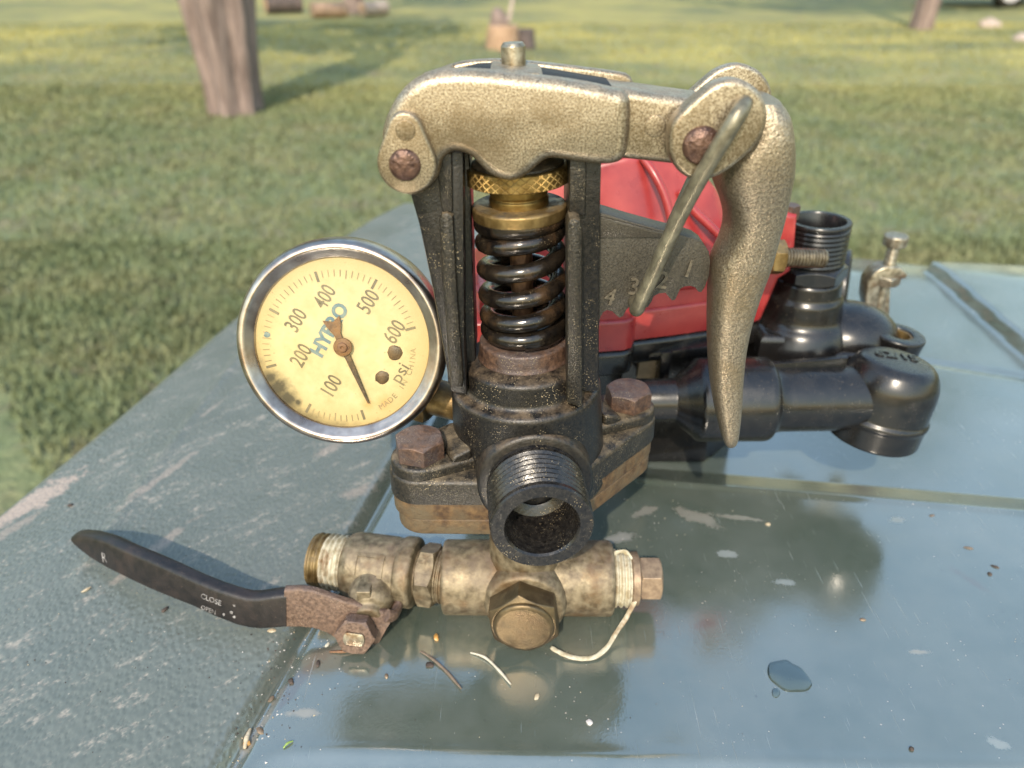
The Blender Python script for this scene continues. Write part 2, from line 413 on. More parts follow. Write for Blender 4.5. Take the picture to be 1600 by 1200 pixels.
# ================================================================== THE GROUND
LAWN_Z = -900.0
def grid_mesh(name, xs, ys, zf):
    X, Y = np.meshgrid(xs, ys); Z = zf(X, Y)
    co = np.stack([X, Y, Z], -1).reshape(-1, 3); nx, ny = len(xs), len(ys)
    i = np.arange((ny - 1) * (nx - 1)); r, c = i // (nx - 1), i % (nx - 1); a = r * nx + c
    f = np.stack([a, a + 1, a + nx + 1, a + nx], -1)
    me = bpy.data.meshes.new(name); me.from_pydata((co / 1000).tolist(), [], f.tolist())
    me.polygons.foreach_set('use_smooth', [True] * len(me.polygons)); return me
def grass_mat(name, blade):
    m, nt, b, vec = newmat(name)
    g = nt.nodes.new('ShaderNodeNewGeometry'); pos = g.outputs['Position']
    big = tex_noise(nt, pos, 0.55, 4, 0.6); mid = tex_noise(nt, pos, 2.6, 5, 0.65); fine = tex_noise(nt, pos, 14 if not blade else 30, 4, 0.7)
    green = mixc(nt, ramp(nt, fine, 0.3, 0.7), (0.090, 0.116, 0.052), (0.162, 0.185, 0.09))
    dry = mixc(nt, ramp(nt, fine, 0.3, 0.7), (0.18, 0.16, 0.075), (0.27, 0.24, 0.12))
    col = mixc(nt, mathn(nt, 'MULTIPLY', ramp(nt, mid, 0.42, 0.7), 0.6), green, dry)
    mott = ramp(nt, tex_noise(nt, pos, 8.5, 5, 0.7), 0.5, 0.68)
    col = mixc(nt, mathn(nt, 'MULTIPLY', mott, 0.36), col, (0.10, 0.085, 0.055))
    sx = nt.nodes.new('ShaderNodeSeparateXYZ'); nt.links.new(pos, sx.inputs[0])
    far = ramp(nt, sx.outputs[1], 5.5, 10.0)
    yel = mathn(nt, 'MULTIPLY', far, ramp(nt, big, 0.35, 0.6))
    col = mixc(nt, mathn(nt, 'MULTIPLY', yel, 0.9), col, (0.33, 0.295, 0.10))  # sunlit yellow of the far lawn put into the grass colour
    if not blade:
        soil = ramp(nt, tex_noise(nt, pos, 3.3, 5, 0.7), 0.52, 0.66)
        col = mixc(nt, mathn(nt, 'MULTIPLY', soil, 0.65), col, mixc(nt, fine, (0.15, 0.115, 0.07), (0.26, 0.2, 0.13)))
        bump(nt, b, fine, 0.04)
    nt.links.new(col, b.inputs['Base Color']); b.inputs['Roughness'].default_value = 0.75
    b.inputs['Specular IOR Level'].default_value = 0.25
    return m
lawn_me = grid_mesh('lawn', np.concatenate([np.linspace(-150000, -12000, 12), np.linspace(-11000, 14000, 60), np.linspace(16000, 150000, 12)]),
                    np.concatenate([np.linspace(-60000, -2000, 8), np.linspace(-1000, 20000, 70), np.linspace(22000, 250000, 14)]),
                    lambda X, Y: LAWN_Z + 25 * np.sin(X / 1700 + 1) * np.sin(Y / 2300) + 14 * np.sin(X / 530) * np.sin(Y / 710 + 2))
lawn_me.materials.append(grass_mat('lawn_ground', False))
lawn = bpy.data.objects.new('lawn', lawn_me); COL.objects.link(lawn)
tag(lawn, 'patchy green and straw coloured lawn', kind='structure')

def make_grass():
    rng = np.random.default_rng(3)
    pts = []
    def scatter(n, y0, y1, h0, h1):
        y = np.sqrt(rng.uniform(y0 ** 2, y1 ** 2, n)); x = rng.uniform(-0.78, 0.78, n) * y
        keep = ~((x > -0.25) & (x < 0.5) & (y < 0.95))
        x, y = x[keep], y[keep]
        nz = np.array([noise.noise(Vector((a * 1.9, b * 1.9, 0))) + 0.5 * noise.noise(Vector((a * 6, b * 6, 3))) for a, b in zip(x, y)])
        k = rng.uniform(-0.9, 0.6, len(x)) < nz * .7 + 0.3
        x, y = x[k], y[k]; pts.append((x, y, rng.uniform(h0, h1, len(x))))
    scatter(60000, 1.2, 3.2, 0.012, 0.036)
    scatter(60000, 3.2, 7.5, 0.014, 0.034)
    scatter(26000, 7.5, 14.0, 0.015, 0.03)
    x, y, h = (np.concatenate(v) for v in zip(*pts))
    n = len(x); a = rng.uniform(0, 2 * PI, n); lean = rng.uniform(0.2, 1.1, n) * h; w = 0.0022 + 0.0011 * y * rng.uniform(0.6, 1.2, n)
    z = LAWN_Z / 1000 + 0.025 * np.sin(x / 1.7 + 1) * np.sin(y / 2.3) + 0.014 * np.sin(x / .53) * np.sin(y / .71 + 2)
    dx, dy = np.cos(a), np.sin(a); b = rng.uniform(0, 2 * PI, n); lx, ly = np.cos(b) * lean, np.sin(b) * lean
    v = np.empty((n, 5, 3))
    v[:, 0] = np.stack([x - dx * w, y - dy * w, z - 0.004], -1); v[:, 1] = np.stack([x + dx * w, y + dy * w, z - 0.004], -1)
    v[:, 2] = np.stack([x + dx * w * .8 + lx * .4, y + dy * w * .8 + ly * .4, z + h * .6], -1); v[:, 3] = np.stack([x - dx * w * .8 + lx * .4, y - dy * w * .8 + ly * .4, z + h * .6], -1)
    v[:, 4] = np.stack([x + lx, y + ly, z + h], -1)
    me = bpy.data.meshes.new('grass'); base = np.arange(n) * 5
    me.vertices.add(n * 5); me.vertices.foreach_set('co', v.reshape(-1))
    loops = np.stack([base, base + 1, base + 2, base + 3, base + 3, base + 2, base + 4], -1).reshape(-1)
    me.loops.add(len(loops)); me.loops.foreach_set('vertex_index', loops.astype(np.int32))
    st = np.stack([np.arange(n) * 7, np.arange(n) * 7 + 4], -1).reshape(-1); tot = np.tile([4, 3], n)
    me.polygons.add(n * 2); me.polygons.foreach_set('loop_start', st.astype(np.int32)); me.polygons.foreach_set('loop_total', tot.astype(np.int32))
    me.update(calc_edges=True); me.validate()
    me.materials.append(grass_mat('grass_blades', True))
    o = bpy.data.objects.new('grass', me); COL.objects.link(o)
    tag(o, 'short mown grass growing over the lawn', 'grass', kind='stuff')
make_grass()

# ================================================================== TREES AND FAR THINGS
def bark():
    m, nt, b, vec = newmat('pinkish_grey_bark')
    mp = nt.nodes.new('ShaderNodeMapping'); mp.inputs['Scale'].default_value = (1, 1, 0.12); nt.links.new(vec, mp.inputs[0])
    n1 = tex_noise(nt, mp.outputs[0], 22, 5, 0.65); n2 = tex_noise(nt, vec, 5, 4)
    col = mixc(nt, ramp(nt, n1, 0.38, 0.62), (0.08, 0.056, 0.046), (0.26, 0.195, 0.165)); col = mixc(nt, mathn(nt, 'MULTIPLY', n2, 0.5), col, (0.26, 0.185, 0.16))
    nt.links.new(col, b.inputs['Base Color']); b.inputs['Roughness'].default_value = 0.85; bump(nt, b, n1, 0.03)
    return m
M['bark'] = bark()
def leafmat():
    m, nt, b, vec = newmat('tree_leaves')
    col = mixc(nt, ramp(nt, tex_noise(nt, vec, 1.3, 3), 0.35, 0.65), (0.035, 0.055, 0.018), (0.085, 0.12, 0.04))
    nt.links.new(col, b.inputs['Base Color']); b.inputs['Roughness'].default_value = 0.55
    return m
M['leaf'] = leafmat()
def tree(name, base, r, h, lobes, label, seed, crown=(0, 0, 5000, 3000, 1800), flare=1.0, nleaf=2600, leafsize=150, group=None, lean=0):
    rng = random.Random(seed)
    root = empty(name, base, label, 'tree', group); B = Vector(base)
    bm = bmesh.new(); seg, nz = 64, 26; rings = []
    for k in range(nz):
        t = k / (nz - 1); z = -60 + t * h; ring = []
        for i in range(seg):
            a = 2 * PI * i / seg
            lob = sum(am * max(0, math.cos((a - ph) * 1.0)) ** sh for ph, am, sh in lobes)
            rr = r * (0.56 + lob) * (1 + flare * min(t, .35) + 0.18 * math.exp(-t * 22)) * (1 + 0.07 * noise.noise(Vector((math.cos(a) * 2.2, math.sin(a) * 2.2, t * 3 + seed))))
            ring.append(bm.verts.new(B + Vector((rr * math.cos(a) + h * 0.02 * math.sin(t * 3) + lean * t * h, rr * math.sin(a), z))))
        rings.append(ring)
    for a, b in zip(rings, rings[1:]):
        for i in range(seg):
            j = (i + 1) % seg; bm.faces.new((a[i], a[j], b[j], b[i]))
    bm.faces.new(rings[-1])
    obj('trunk', bm, M['bark'], root, sharp=60)
    bm = bmesh.new(); cx, cy, cz, cr, ch = crown
    ends = []
    for k in range(7):
        a = 2 * PI * k / 7 + rng.uniform(-.3, .3); p0 = B + Vector((lean * h * .9 + r * .4 * math.cos(a), r * .4 * math.sin(a), h * 0.9))
        p2 = B + Vector((cx + cr * .7 * math.cos(a), cy + cr * .7 * math.sin(a), cz + rng.uniform(-.3, .5) * ch)); p1 = (p0 + p2) / 2 + Vector((0, 0, ch * .35))
        pts = [p0 * (1 - t) ** 2 + p1 * 2 * t * (1 - t) + p2 * t * t for t in (0, .2, .4, .6, .8, 1)]
        tube(bm, pts, [r * .42, r * .33, r * .26, r * .2, r * .13, r * .06], 8); ends.append(p2)
    obj('limb', bm, M['bark'], root, sharp=60)
    bm = bmesh.new(); cl = []
    for k in range(30):
        a = rng.uniform(0, 2 * PI); q = math.sqrt(rng.random()); zz = rng.uniform(-1, 1)
        cl.append((B + Vector((cx + cr * q * math.cos(a) * math.sqrt(1 - zz * zz * .8), cy + cr * q * math.sin(a) * math.sqrt(1 - zz * zz * .8), cz + ch * zz)), rng.uniform(.2, .38) * cr))
    for k in range(nleaf):
        c, cr_ = rng.choice(cl); d = Vector((rng.gauss(0, 1), rng.gauss(0, 1), rng.gauss(0, .7))).normalized() * cr_ * rng.random() ** .5
        p = c + d; u = Vector((rng.gauss(0, 1), rng.gauss(0, 1), rng.gauss(0, 1))).normalized(); w = u.orthogonal().normalized(); s = leafsize * rng.uniform(.6, 1.4)
        bm.faces.new([bm.verts.new(p + u * s), bm.verts.new(p + w * s * .45), bm.verts.new(p - u * s), bm.verts.new(p - w * s * .45)])
    obj('crown', bm, M['leaf'], root, smooth=False)
    return root
tb = PZ(372, 172, LAWN_Z)
tree('tree', tb, 185, 3300, [(-2.55, .5, 9), (-1.62, .66, 11), (-0.75, .5, 10), (0.5, .4, 6), (1.6, .4, 6), (2.7, .4, 6)],
     'thick fluted pinkish grey trunk on the lawn, nearest tree at left', 1, crown=(-1700, 1500, 4600, 2300, 1300), flare=1.9, lean=-.045)
tb2 = PZ(1437, 46, LAWN_Z)
tree('tree', tb2, 190, 3500, [(-2.2, .35, 5), (-.9, .35, 6), (.8, .3, 4), (2.4, .3, 4)],
     'reddish brown trunk far across the lawn at upper right', 2, crown=(0, 0, 6000, 3600, 2000), flare=0.5)
tb3 = PZ(553, 20, LAWN_Z)
tree('tree', tb3, 230, 3600, [(-2.2, .35, 5), (-.9, .35, 6), (.8, .3, 4)],
     'far tree trunk standing among the fallen logs', 3, crown=(0, 0, 6000, 3000, 1800), flare=0.4)

# unseen mass of trees, added to turn the reflection in the lid green
bm = bmesh.new(); rng = random.Random(21)
for k in range(90):
    az = R(-85 + 170 * (k + rng.random()) / 90); d = rng.uniform(36000, 52000); hh = rng.uniform(9000, 15000); c_ = Vector((d * math.sin(az), d * math.cos(az), LAWN_Z))
    for q in range(80):
        t = rng.random(); w_ = 2600 * math.sqrt(max(0.05, 1 - (2 * t - .7) ** 2)); p = c_ + Vector((rng.gauss(0, .6) * w_, rng.gauss(0, .6) * w_, t * hh))
        u = Vector((rng.gauss(0, 1), rng.gauss(0, 1), rng.gauss(0, 1))).normalized(); w = u.orthogonal().normalized(); s_ = rng.uniform(450, 900)
        bm.faces.new([bm.verts.new(p + u * s_), bm.verts.new(p + w * s_ * .6), bm.verts.new(p - u * s_), bm.verts.new(p - w * s_ * .6)])
tag(obj('added_treeline', bm, M['leaf'], None, smooth=False), 'added unseen line of trees that greens the reflection in the lid', 'trees', kind='stuff')

def log(p0, p1, r, m, label, name='log', group=None, cat='log', seed=0):
    p0, p1 = Vector(p0), Vector(p1); root = empty(name, (p0 + p1) / 2 - Vector((0, 0, r)), label, cat, group)
    bm = bmesh.new(); n = 9
    pts = [p0.lerp(p1, i / n) + Vector((0, 0, 12 * noise.noise(Vector((i * .8, seed, 0))))) for i in range(n + 1)]
    tube(bm, pts, [r * (1 + .12 * noise.noise(Vector((i, seed, 5)))) for i in range(n + 1)], 14)
    obj('log_bark', bm, m, root)
    bm = bmesh.new(); f = frame(p0 + (p0 - p1).normalized() * 3, p0 - p1, (0, 0, 1)); revolve(bm, [(0, 2), (r * .8, 2), (r * .82, 0), (0, -2)], f, 14)
    obj('cut_end', bm, M['cutwood'], root)
    return root
M['cutwood'] = mat('cut_wood', (0.36, 0.22, 0.13), (0.46, 0.31, 0.2), 20, 0, 0.8, 60, 0.004)
M['darkbark'] = mat('dark_bark', (0.07, 0.055, 0.05), (0.16, 0.12, 0.11), 15, 0, 0.9, 40, 0.01)
M['tanbark'] = mat('orange_bark', (0.32, 0.2, 0.13), (0.45, 0.31, 0.22), 12, 0, 0.8, 40, 0.01)
M['pale'] = mat('pale_rock', (0.4, 0.31, 0.26), (0.52, 0.42, 0.36), 12, 0, 0.8, 40, 0.01)
a_, b_ = PZ(487, 16, LAWN_Z + 130), PZ(540, 14, LAWN_Z + 130)
log(a_, b_, 130, M['tanbark'], 'orange log lying left of the far tree', seed=1)
a_, b_ = PZ(566, 14, LAWN_Z + 130), PZ(602, 12, LAWN_Z + 120)
log(a_, b_, 120, M['pale'], 'short pale log lying right of the far tree', seed=2)
a_, b_ = PZ(415, 8, LAWN_Z + 150), PZ(470, 6, LAWN_Z + 150)
log(a_, b_, 150, M['darkbark'], 'dark log behind the nearest trunk, at the picture top', seed=3)
# chopping block with a handle stuck in it
cb = PZ(786, 74, LAWN_Z)
root = empty('chopping_block', cb, 'orange cut wood block with a stick standing in it', 'wood block')
bm = bmesh.new(); revolve(bm, [(0, -20), (215, -20), (200, 120), (190, 250), (175, 262), (0, 262)], Matrix.Translation(cb), 18, jitter=14); obj('block', bm, M['cutwood'], root, sharp=50)
bm = bmesh.new(); p = cb + Vector((-60, 20, 240)); tube(bm, [p, p + Vector((10, 0, 80)), p + Vector((0, 10, 170)), p + Vector((15, 0, 200))], [130, 115, 85, 50], 9); obj('split_log', bm, M['bark'], root, sharp=50)
st = cb + Vector((75, -40, 300))
bm = bmesh.new(); tube(bm, [st, st + Vector((50, 60, 260)), st + Vector((140, 120, 700))], [26, 24, 20], 8); obj('stick', bm, M['pale'], root)
c2 = PZ(820, 72, LAWN_Z)
root = empty('tree_stump', c2, 'small dark stump right of the wood block', 'stump')
bm = bmesh.new(); revolve(bm, [(150, -20), (135, 60), (128, 190), (118, 205)], Matrix.Translation(c2), 16, jitter=10); obj('stump_bark', bm, M['darkbark'], root, sharp=50)
bm = bmesh.new(); revolve(bm, [(119, 203), (0, 208)], Matrix.Translation(c2), 16); obj('stump_top', bm, M['darkbark'], root)
# rocks
def rock(px, py, sx, sy, sz, m, label, seed):
    c = PZ(px, py, LAWN_Z); bm = bmesh.new(); bmesh.ops.create_icosphere(bm, subdivisions=3, radius=1)
    for v in bm.verts:
        k = 1 + .22 * noise.noise(v.co * 1.6 + Vector((seed, 0, 0)))
        v.co = Vector((v.co.x * sx * k, v.co.y * sy * k, v.co.z * sz * k)) + c + Vector((0, 0, sz * .5))
    tag(obj('rock', bm, m, None, origin=c), label, 'rock')
rock(1544, 45, 170, 120, 100, M['pale'], 'pale pink rock on the grass at upper right', 1)
rock(1600, 66, 150, 120, 80, M['pale'], 'pale flat rock cut by the right picture edge', 2)
# parked vehicle, only its lower edge shows
vb = PZ(1574, 14, LAWN_Z) + Vector((0, 0, 0))
root = empty('parked_vehicle', vb, 'dark parked vehicle with a white wheel at the top right corner', 'vehicle')
M['darkpaint'] = mat('dark_paint', (0.03, 0.035, 0.035), (0.05, 0.05, 0.05), 5, 0.0, 0.35, 10, 0)
M['whitewheel'] = mat('white_wheel', (0.7, 0.68, 0.7), (0.8, 0.78, 0.8), 8, 0.0, 0.45, 10, 0)
bm = bmesh.new(); slab(bm, [(vb.x - 1150, vb.z + 330), (vb.x + 2600, vb.z + 330), (vb.x + 2700, vb.z + 950), (vb.x + 1900, vb.z + 1050), (vb.x + 1500, vb.z + 1650), (vb.x - 300, vb.z + 1680), (vb.x - 1150, vb.z + 1050)], vb.y + 60, vb.y + 1700, 60, 3); obj('body', bm, M['darkpaint'], root)
bm = bmesh.new(); slab(bm, [(vb.x + 1350, vb.z + 1080), (vb.x + 1180, vb.z + 1560), (vb.x - 200, vb.z + 1580), (vb.x - 700, vb.z + 1080)], vb.y + 50, vb.y + 80, 10, 2); obj('window', bm, M['rubber'], root)
for wx in (0, 2000):
    f = frame(vb + Vector((wx, 0, 330)), (0, -1, 0)); bm = bmesh.new(); revolve(bm, rnd([(0, -180), (300, -180), (330, -150), (330, 10), (300, 30), (215, 30), (210, 10), (0, 10)], 20), f, 32); wh = obj('wheel', bm, M['rubber'], root)
    bm = bmesh.new(); revolve(bm, rnd([(0, 30), (120, 40), (205, 25), (212, 5), (0, 5)], 10), f, 32); obj('rim', bm, M['whitewheel'], wh)

# ================================================================== THE LID
GA, GB = PZ(350, 1200, 0), PZ(640, 690, 0)          # groove on the left
RA, RB = PZ(1000, 742, 0), PZ(1600, 792, 0)         # ridge behind
FA, FB = PZ(430, 1187, 0), PZ(1000, 1200, 0)        # rim in front
gd = (GB - GA).normalized(); gn = Vector((gd.y, -gd.x, 0))      # to the right of the groove
rd = (RB - RA).normalized(); rn = Vector((-rd.y, rd.x, 0))      # to the back
fd = (FB - FA).normalized(); fn = Vector((-fd.y, fd.x, 0))
edge = [PZ(*p, 0) for p in [(0, 770), (200, 612), (380, 465), (500, 378), (570, 335), (605, 318)]]
edge = [edge[0] + (edge[0] - edge[1]) * 4.0] + edge
top = [PZ(*p, 0) for p in [(625, 309), (660, 310), (900, 333), (1240, 365), (1450, 387), (1600, 402)]]
outline = edge + top + [top[-1] + (top[-1] - top[-2]) * 3]
outline_right = outline[-1]
outl = [(p.x, p.y) for p in outline] + [(outline_right.x + 60, -150), (outline[0].x, -150)]
EA, EB = PZ(1452, 392, 8), PZ(1600, 518, 8)         # raised part far right
ed = (EB - EA).normalized(); en = Vector((-ed.y, ed.x, 0))
if en.x < 0: en = -en
def smooth(t): t = np.clip(t, 0, 1); return t * t * (3 - 2 * t)
def seg_dist(X, Y, poly):
    d = np.full(X.shape, 1e9)
    for (ax, ay), (bx, by) in zip(poly, poly[1:]):
        vx, vy = bx - ax, by - ay; t = np.clip(((X - ax) * vx + (Y - ay) * vy) / (vx * vx + vy * vy), 0, 1)
        d = np.minimum(d, np.hypot(X - ax - t * vx, Y - ay - t * vy))
    return d
def inside(X, Y, poly):
    r = np.zeros(X.shape, bool); n = len(poly)
    for i in range(n):
        (ax, ay), (bx, by) = poly[i], poly[(i + 1) % n]
        c = ((ay > Y) != (by > Y)) & (X < (bx - ax) * (Y - ay) / (by - ay + 1e-12) + ax); r ^= c
    return r
def lid_z(X, Y):
    dg = (X - GA.x) * gn.x + (Y - GA.y) * gn.y; dr = -((X - RA.x) * rn.x + (Y - RA.y) * rn.y); df = (X - FA.x) * fn.x + (Y - FA.y) * fn.y
    # recess: rounded-corner intersection of the three half planes
    k = 6.0
    ins = -k * np.log(np.exp(-np.clip(dg, -300, 300) / k) + np.exp(-np.clip(dr, -300, 300) / k))
    z = 3.4 * (1 - smooth((dg + 4.2) / 8.4)) - 7.0 * np.clip(-(dr - 3) / 19.0, 0, 1) * smooth((dg - 2) / 12) + 0.7 * np.exp(-((dr - 4) / 2.2) ** 2) * smooth((dg - 2) / 12)
    z = z + 0.4 * np.exp(-((dg + 6) / 3.0) ** 2) - 0.7 * np.exp(-((dg - 3.4) / 1.5) ** 2)   # soft rim and gutter
    insf = -k * np.log(np.exp(-np.clip(dg - 9, -300, 300) / k) + np.exp(-np.clip(-df, -300, 300) / k))
    z = z - 1.8 * smooth((insf + 4) / 8.0) + 0.3 * np.exp(-((insf + 4.5) / 2.2) ** 2)
    z = z - 2.6 * np.exp(-((dg - 1.2) / 2.4) ** 2) * (1 - smooth((Y - 335) / 25))
    de = (X - EA.x) * en.x + (Y - EA.y) * en.y; dl = (X - EA.x) * ed.x + (Y - EA.y) * ed.y
    z = z + 10 * smooth((de + 1) / 5.0) * smooth((dl - 0) / 6.0 + .5)
    d2 = PZ(1540, 555, 4); e2 = PZ(1600, 564, 4); d2n = Vector((-(e2 - d2).y, (e2 - d2).x, 0)).normalized()
    z = z - 1.5 * np.exp(-(((X - d2.x) * d2n.x + (Y - d2.y) * d2n.y) / 3.0) ** 2) * smooth((X - 170) / 60)
    dist = seg_dist(X, Y, [(p.x, p.y) for p in outline]); ins_ = inside(X, Y, outl)
    dist = np.where(ins_, dist, 0)
    z = z - 5 * (1 - smooth(dist / 70)) - 9 * (1 - smooth(dist / 16)) ** 1.5
    c1 = [(PZ(*p, 3).x, PZ(*p, 3).y) for p in [(120, 905), (208, 778), (325, 618), (430, 480)]]
    z = z + 1.1 * np.exp(-(seg_dist(X, Y, c1) / 2.4) ** 2)
    return z, ins_, dist
xs = np.concatenate([np.arange(-330, -130, 2.2), np.arange(-130, -100, 1.3), np.arange(-100, -45, .8), np.arange(-45, 130, 1.3), np.arange(130, 460, 2.5)])
ys = np.concatenate([np.arange(-20, 110, 6), np.arange(110, 255, 1.3), np.arange(255, 345, .7), np.arange(345, 830, 3.2)])
X, Y = np.meshgrid(xs, ys); Z, INS, D = lid_z(X, Y)
Z = Z + 0.25 * np.sin(X / 37) * np.sin(Y / 51)
nx, ny = len(xs), len(ys); vid = -np.ones((ny, nx), int); verts = []
# pull the outermost ring of vertices onto the outline so the edge is clean
opts = [(p.x, p.y) for p in catmull([(p.x, p.y) for p in outline], 8, False)]
def closest(x, y):
    best = None
    for (ax, ay), (bx, by) in zip(opts, opts[1:]):
        vx, vy = bx - ax, by - ay; t = max(0, min(1, ((x - ax) * vx + (y - ay) * vy) / (vx * vx + vy * vy + 1e-9))); qx, qy = ax + t * vx, ay + t * vy
        d = (x - qx) ** 2 + (y - qy) ** 2
        if best is None or d < best[0]: best = (d, qx, qy)
    return best[1], best[2]
cellin = INS[:-1, :-1] | INS[1:, :-1] | INS[:-1, 1:] | INS[1:, 1:]
faces = []
for r in range(ny - 1):
    for c in range(nx - 1):
        if not cellin[r, c]: continue
        q = []
        for rr, cc in ((r, c), (r, c + 1), (r + 1, c + 1), (r + 1, c)):
            if vid[rr, cc] < 0:
                x, y, z = X[rr, cc], Y[rr, cc], Z[rr, cc]
                if not INS[rr, cc] and y > -15:
                    x, y = closest(x, y)
                vid[rr, cc] = len(verts); verts.append((x / 1000, y / 1000, z / 1000))
            q.append(int(vid[rr, cc]))
        faces.append(q)
lid_me = bpy.data.meshes.new('lid_panel'); lid_me.from_pydata(verts, [], faces)
lid_me.polygons.foreach_set('use_smooth', [True] * len(faces))
def lid_mat():
    m, nt, b, vec = newmat('green_moulded_plastic')
    sx = nt.nodes.new('ShaderNodeSeparateXYZ'); nt.links.new(vec, sx.inputs[0]); x, y = sx.outputs[0], sx.outputs[1]
    def line(p, n): # signed distance in metres to the line through p with normal n
        return mathn(nt, 'ADD', mathn(nt, 'MULTIPLY', x, n.x), mathn(nt, 'ADD', mathn(nt, 'MULTIPLY', y, n.y), -(p.x * n.x + p.y * n.y) / 1000))
    dg = line(GA, gn); left = ramp(nt, dg, 0.002, -0.006)
    col = mixc(nt, ramp(nt, tex_noise(nt, vec, 35, 4), 0.35, 0.7), (0.052, 0.068, 0.054), (0.068, 0.084, 0.068))
    # chalky bloom all over
    bloom = ramp(nt, tex_noise(nt, vec, 16, 6, 0.65), 0.42, 0.75)
    col = mixc(nt, mathn(nt, 'MULTIPLY', bloom, 0.35), col, (0.14, 0.155, 0.147))
    col = mixc(nt, mathn(nt, 'MULTIPLY', left, 0.4), col, (0.14, 0.148, 0.136))
    film0 = ramp(nt, tex_noise(nt, vec, 22, 7, 0.68), 0.36, 0.66)
    col = mixc(nt, mathn(nt, 'MULTIPLY', film0, 0.22), col, (0.17, 0.175, 0.15))
    # leathery grain with dust caught in it, left part
    mp = nt.nodes.new('ShaderNodeMapping'); mp.inputs['Rotation'].default_value = (0, 0, R(20)); mp.inputs['Scale'].default_value = (1, 0.75, 1); nt.links.new(vec, mp.inputs[0])
    vo = nt.nodes.new('ShaderNodeTexVoronoi'); vo.feature = 'SMOOTH_F1'; vo.inputs['Scale'].default_value = 620; nt.links.new(mp.outputs[0], vo.inputs['Vector']); grain = vo.outputs['Distance']
    mp2 = nt.nodes.new('ShaderNodeMapping'); mp2.inputs['Scale'].default_value = (0.5, 1.4, 1); mp1 = nt.nodes.new('ShaderNodeMapping'); mp1.inputs['Rotation'].default_value = (0, 0, R(-42)); nt.links.new(vec, mp1.inputs[0]); nt.links.new(mp1.outputs[0], mp2.inputs[0])
    dustn = tex_noise(nt, mp2.outputs[0], 85, 10, 0.8); fine = tex_noise(nt, vec, 420, 3, 0.7)
    dmask = ramp(nt, mathn(nt, 'ADD', dustn, mathn(nt, 'MULTIPLY', mathn(nt, 'SUBTRACT', fine, 0.5), 0.35)), 0.54, 0.63)
    ldust = mathn(nt, 'MULTIPLY', mathn(nt, 'MULTIPLY', dmask, left), ramp(nt, grain, 0.75, 0.3))
    col = mixc(nt, mathn(nt, 'MULTIPLY', ldust, 0.5), col, (0.37, 0.315, 0.265))
    # big worn pink patch near the left edge, and pink-tan smears
    bn = tex_noise(nt, vec, 120, 7, 0.75)
    def blob(px, py, rx, ry, ang, soft=0.5):
        c = PZ(px, py, 3) / 1000; ca, sa = math.cos(R(ang)), math.sin(R(ang))
        u = mathn(nt, 'ADD', mathn(nt, 'MULTIPLY', mathn(nt, 'SUBTRACT', x, c.x), ca / (rx / 1000)), mathn(nt, 'MULTIPLY', mathn(nt, 'SUBTRACT', y, c.y), sa / (rx / 1000)))
        v = mathn(nt, 'ADD', mathn(nt, 'MULTIPLY', mathn(nt, 'SUBTRACT', x, c.x), -sa / (ry / 1000)), mathn(nt, 'MULTIPLY', mathn(nt, 'SUBTRACT', y, c.y), ca / (ry / 1000)))
        d = mathn(nt, 'SQRT', mathn(nt, 'ADD', mathn(nt, 'MULTIPLY', u, u), mathn(nt, 'MULTIPLY', v, v)))
        d = mathn(nt, 'ADD', d, mathn(nt, 'MULTIPLY', mathn(nt, 'SUBTRACT', bn, 0.5), 3.4))
        return ramp(nt, d, 1.05, 1.0 - soft)
    pink = blob(45, 775, 30, 8, 62, 0.3)
    for a in [(20, 815, 16, 4, 60), (255, 745, 30, 2.5, 68), (520, 700, 10, 4, 50), (560, 770, 9, 5, 20), (455, 620, 7, 3, 60), (235, 865, 25, 3, 65), (330, 640, 14, 1.5, 70), (215, 770, 9, 2, 60), (1350, 480, 8, 2, -10)]:
        pink = mathn(nt, 'MAXIMUM', pink, mathn(nt, 'MULTIPLY', blob(*a), 0.5))
    col = mixc(nt, mathn(nt, 'MULTIPLY', pink, 0.6), col, (0.40, 0.30, 0.245))
    # tan smears by the valve and the bolt flange, pale water marks on the smooth part
    smear = blob(1090, 800, 13, 4, -30)
    for a in [(1010, 790, 8, 3, 30), (970, 830, 8, 3, 20), (1150, 800, 12, 1.5, -12), (470, 1105, 7, 2, 0), (405, 1120, 14, 2, 75), (1440, 1010, 4, 1.2, 0)]:
        smear = mathn(nt, 'MAXIMUM', smear, blob(*a))
    col = mixc(nt, mathn(nt, 'MULTIPLY', smear, 0.25), col, (0.36, 0.29, 0.235))
    stain = blob(478, 1040, 13, 3, 62)
    for a in [(505, 1012, 10, 3.5, 40), (452, 1075, 10, 2, 62), (1520, 900, 9, 2.5, -60), (1100, 965, 5, 2.5, 20)]:
        stain = mathn(nt, 'MAXIMUM', stain, blob(*a))
    col = mixc(nt, mathn(nt, 'MULTIPLY', stain, 0.55), col, (0.07, 0.052, 0.038))
    marks = blob(1138, 857, 4.2, 2.0, -5, 0.25)
    for a in [(1226, 901, 4.6, 2.2, -8), (1562, 1152, 3.2, 2.0, -30), (1405, 805, 4, 2, 10)]:
        marks = mathn(nt, 'MAXIMUM', marks, blob(*a, 0.4))
    col = mixc(nt, mathn(nt, 'MULTIPLY', marks, 0.2), col, (0.38, 0.39, 0.38))
    # fine specks of grit and hairline scratches
    sp = mathn(nt, 'MULTIPLY', mathn(nt, 'LESS_THAN', tex_voro(nt, vec, 330), mathn(nt, 'MULTIPLY', tex_noise(nt, vec, 140, 3, .7), 0.19)), ramp(nt, tex_noise(nt, vec, 34, 5, .7), 0.5, 0.62))
    col = mixc(nt, mathn(nt, 'MULTIPLY', sp, 0.55), col, (0.5, 0.42, 0.35))
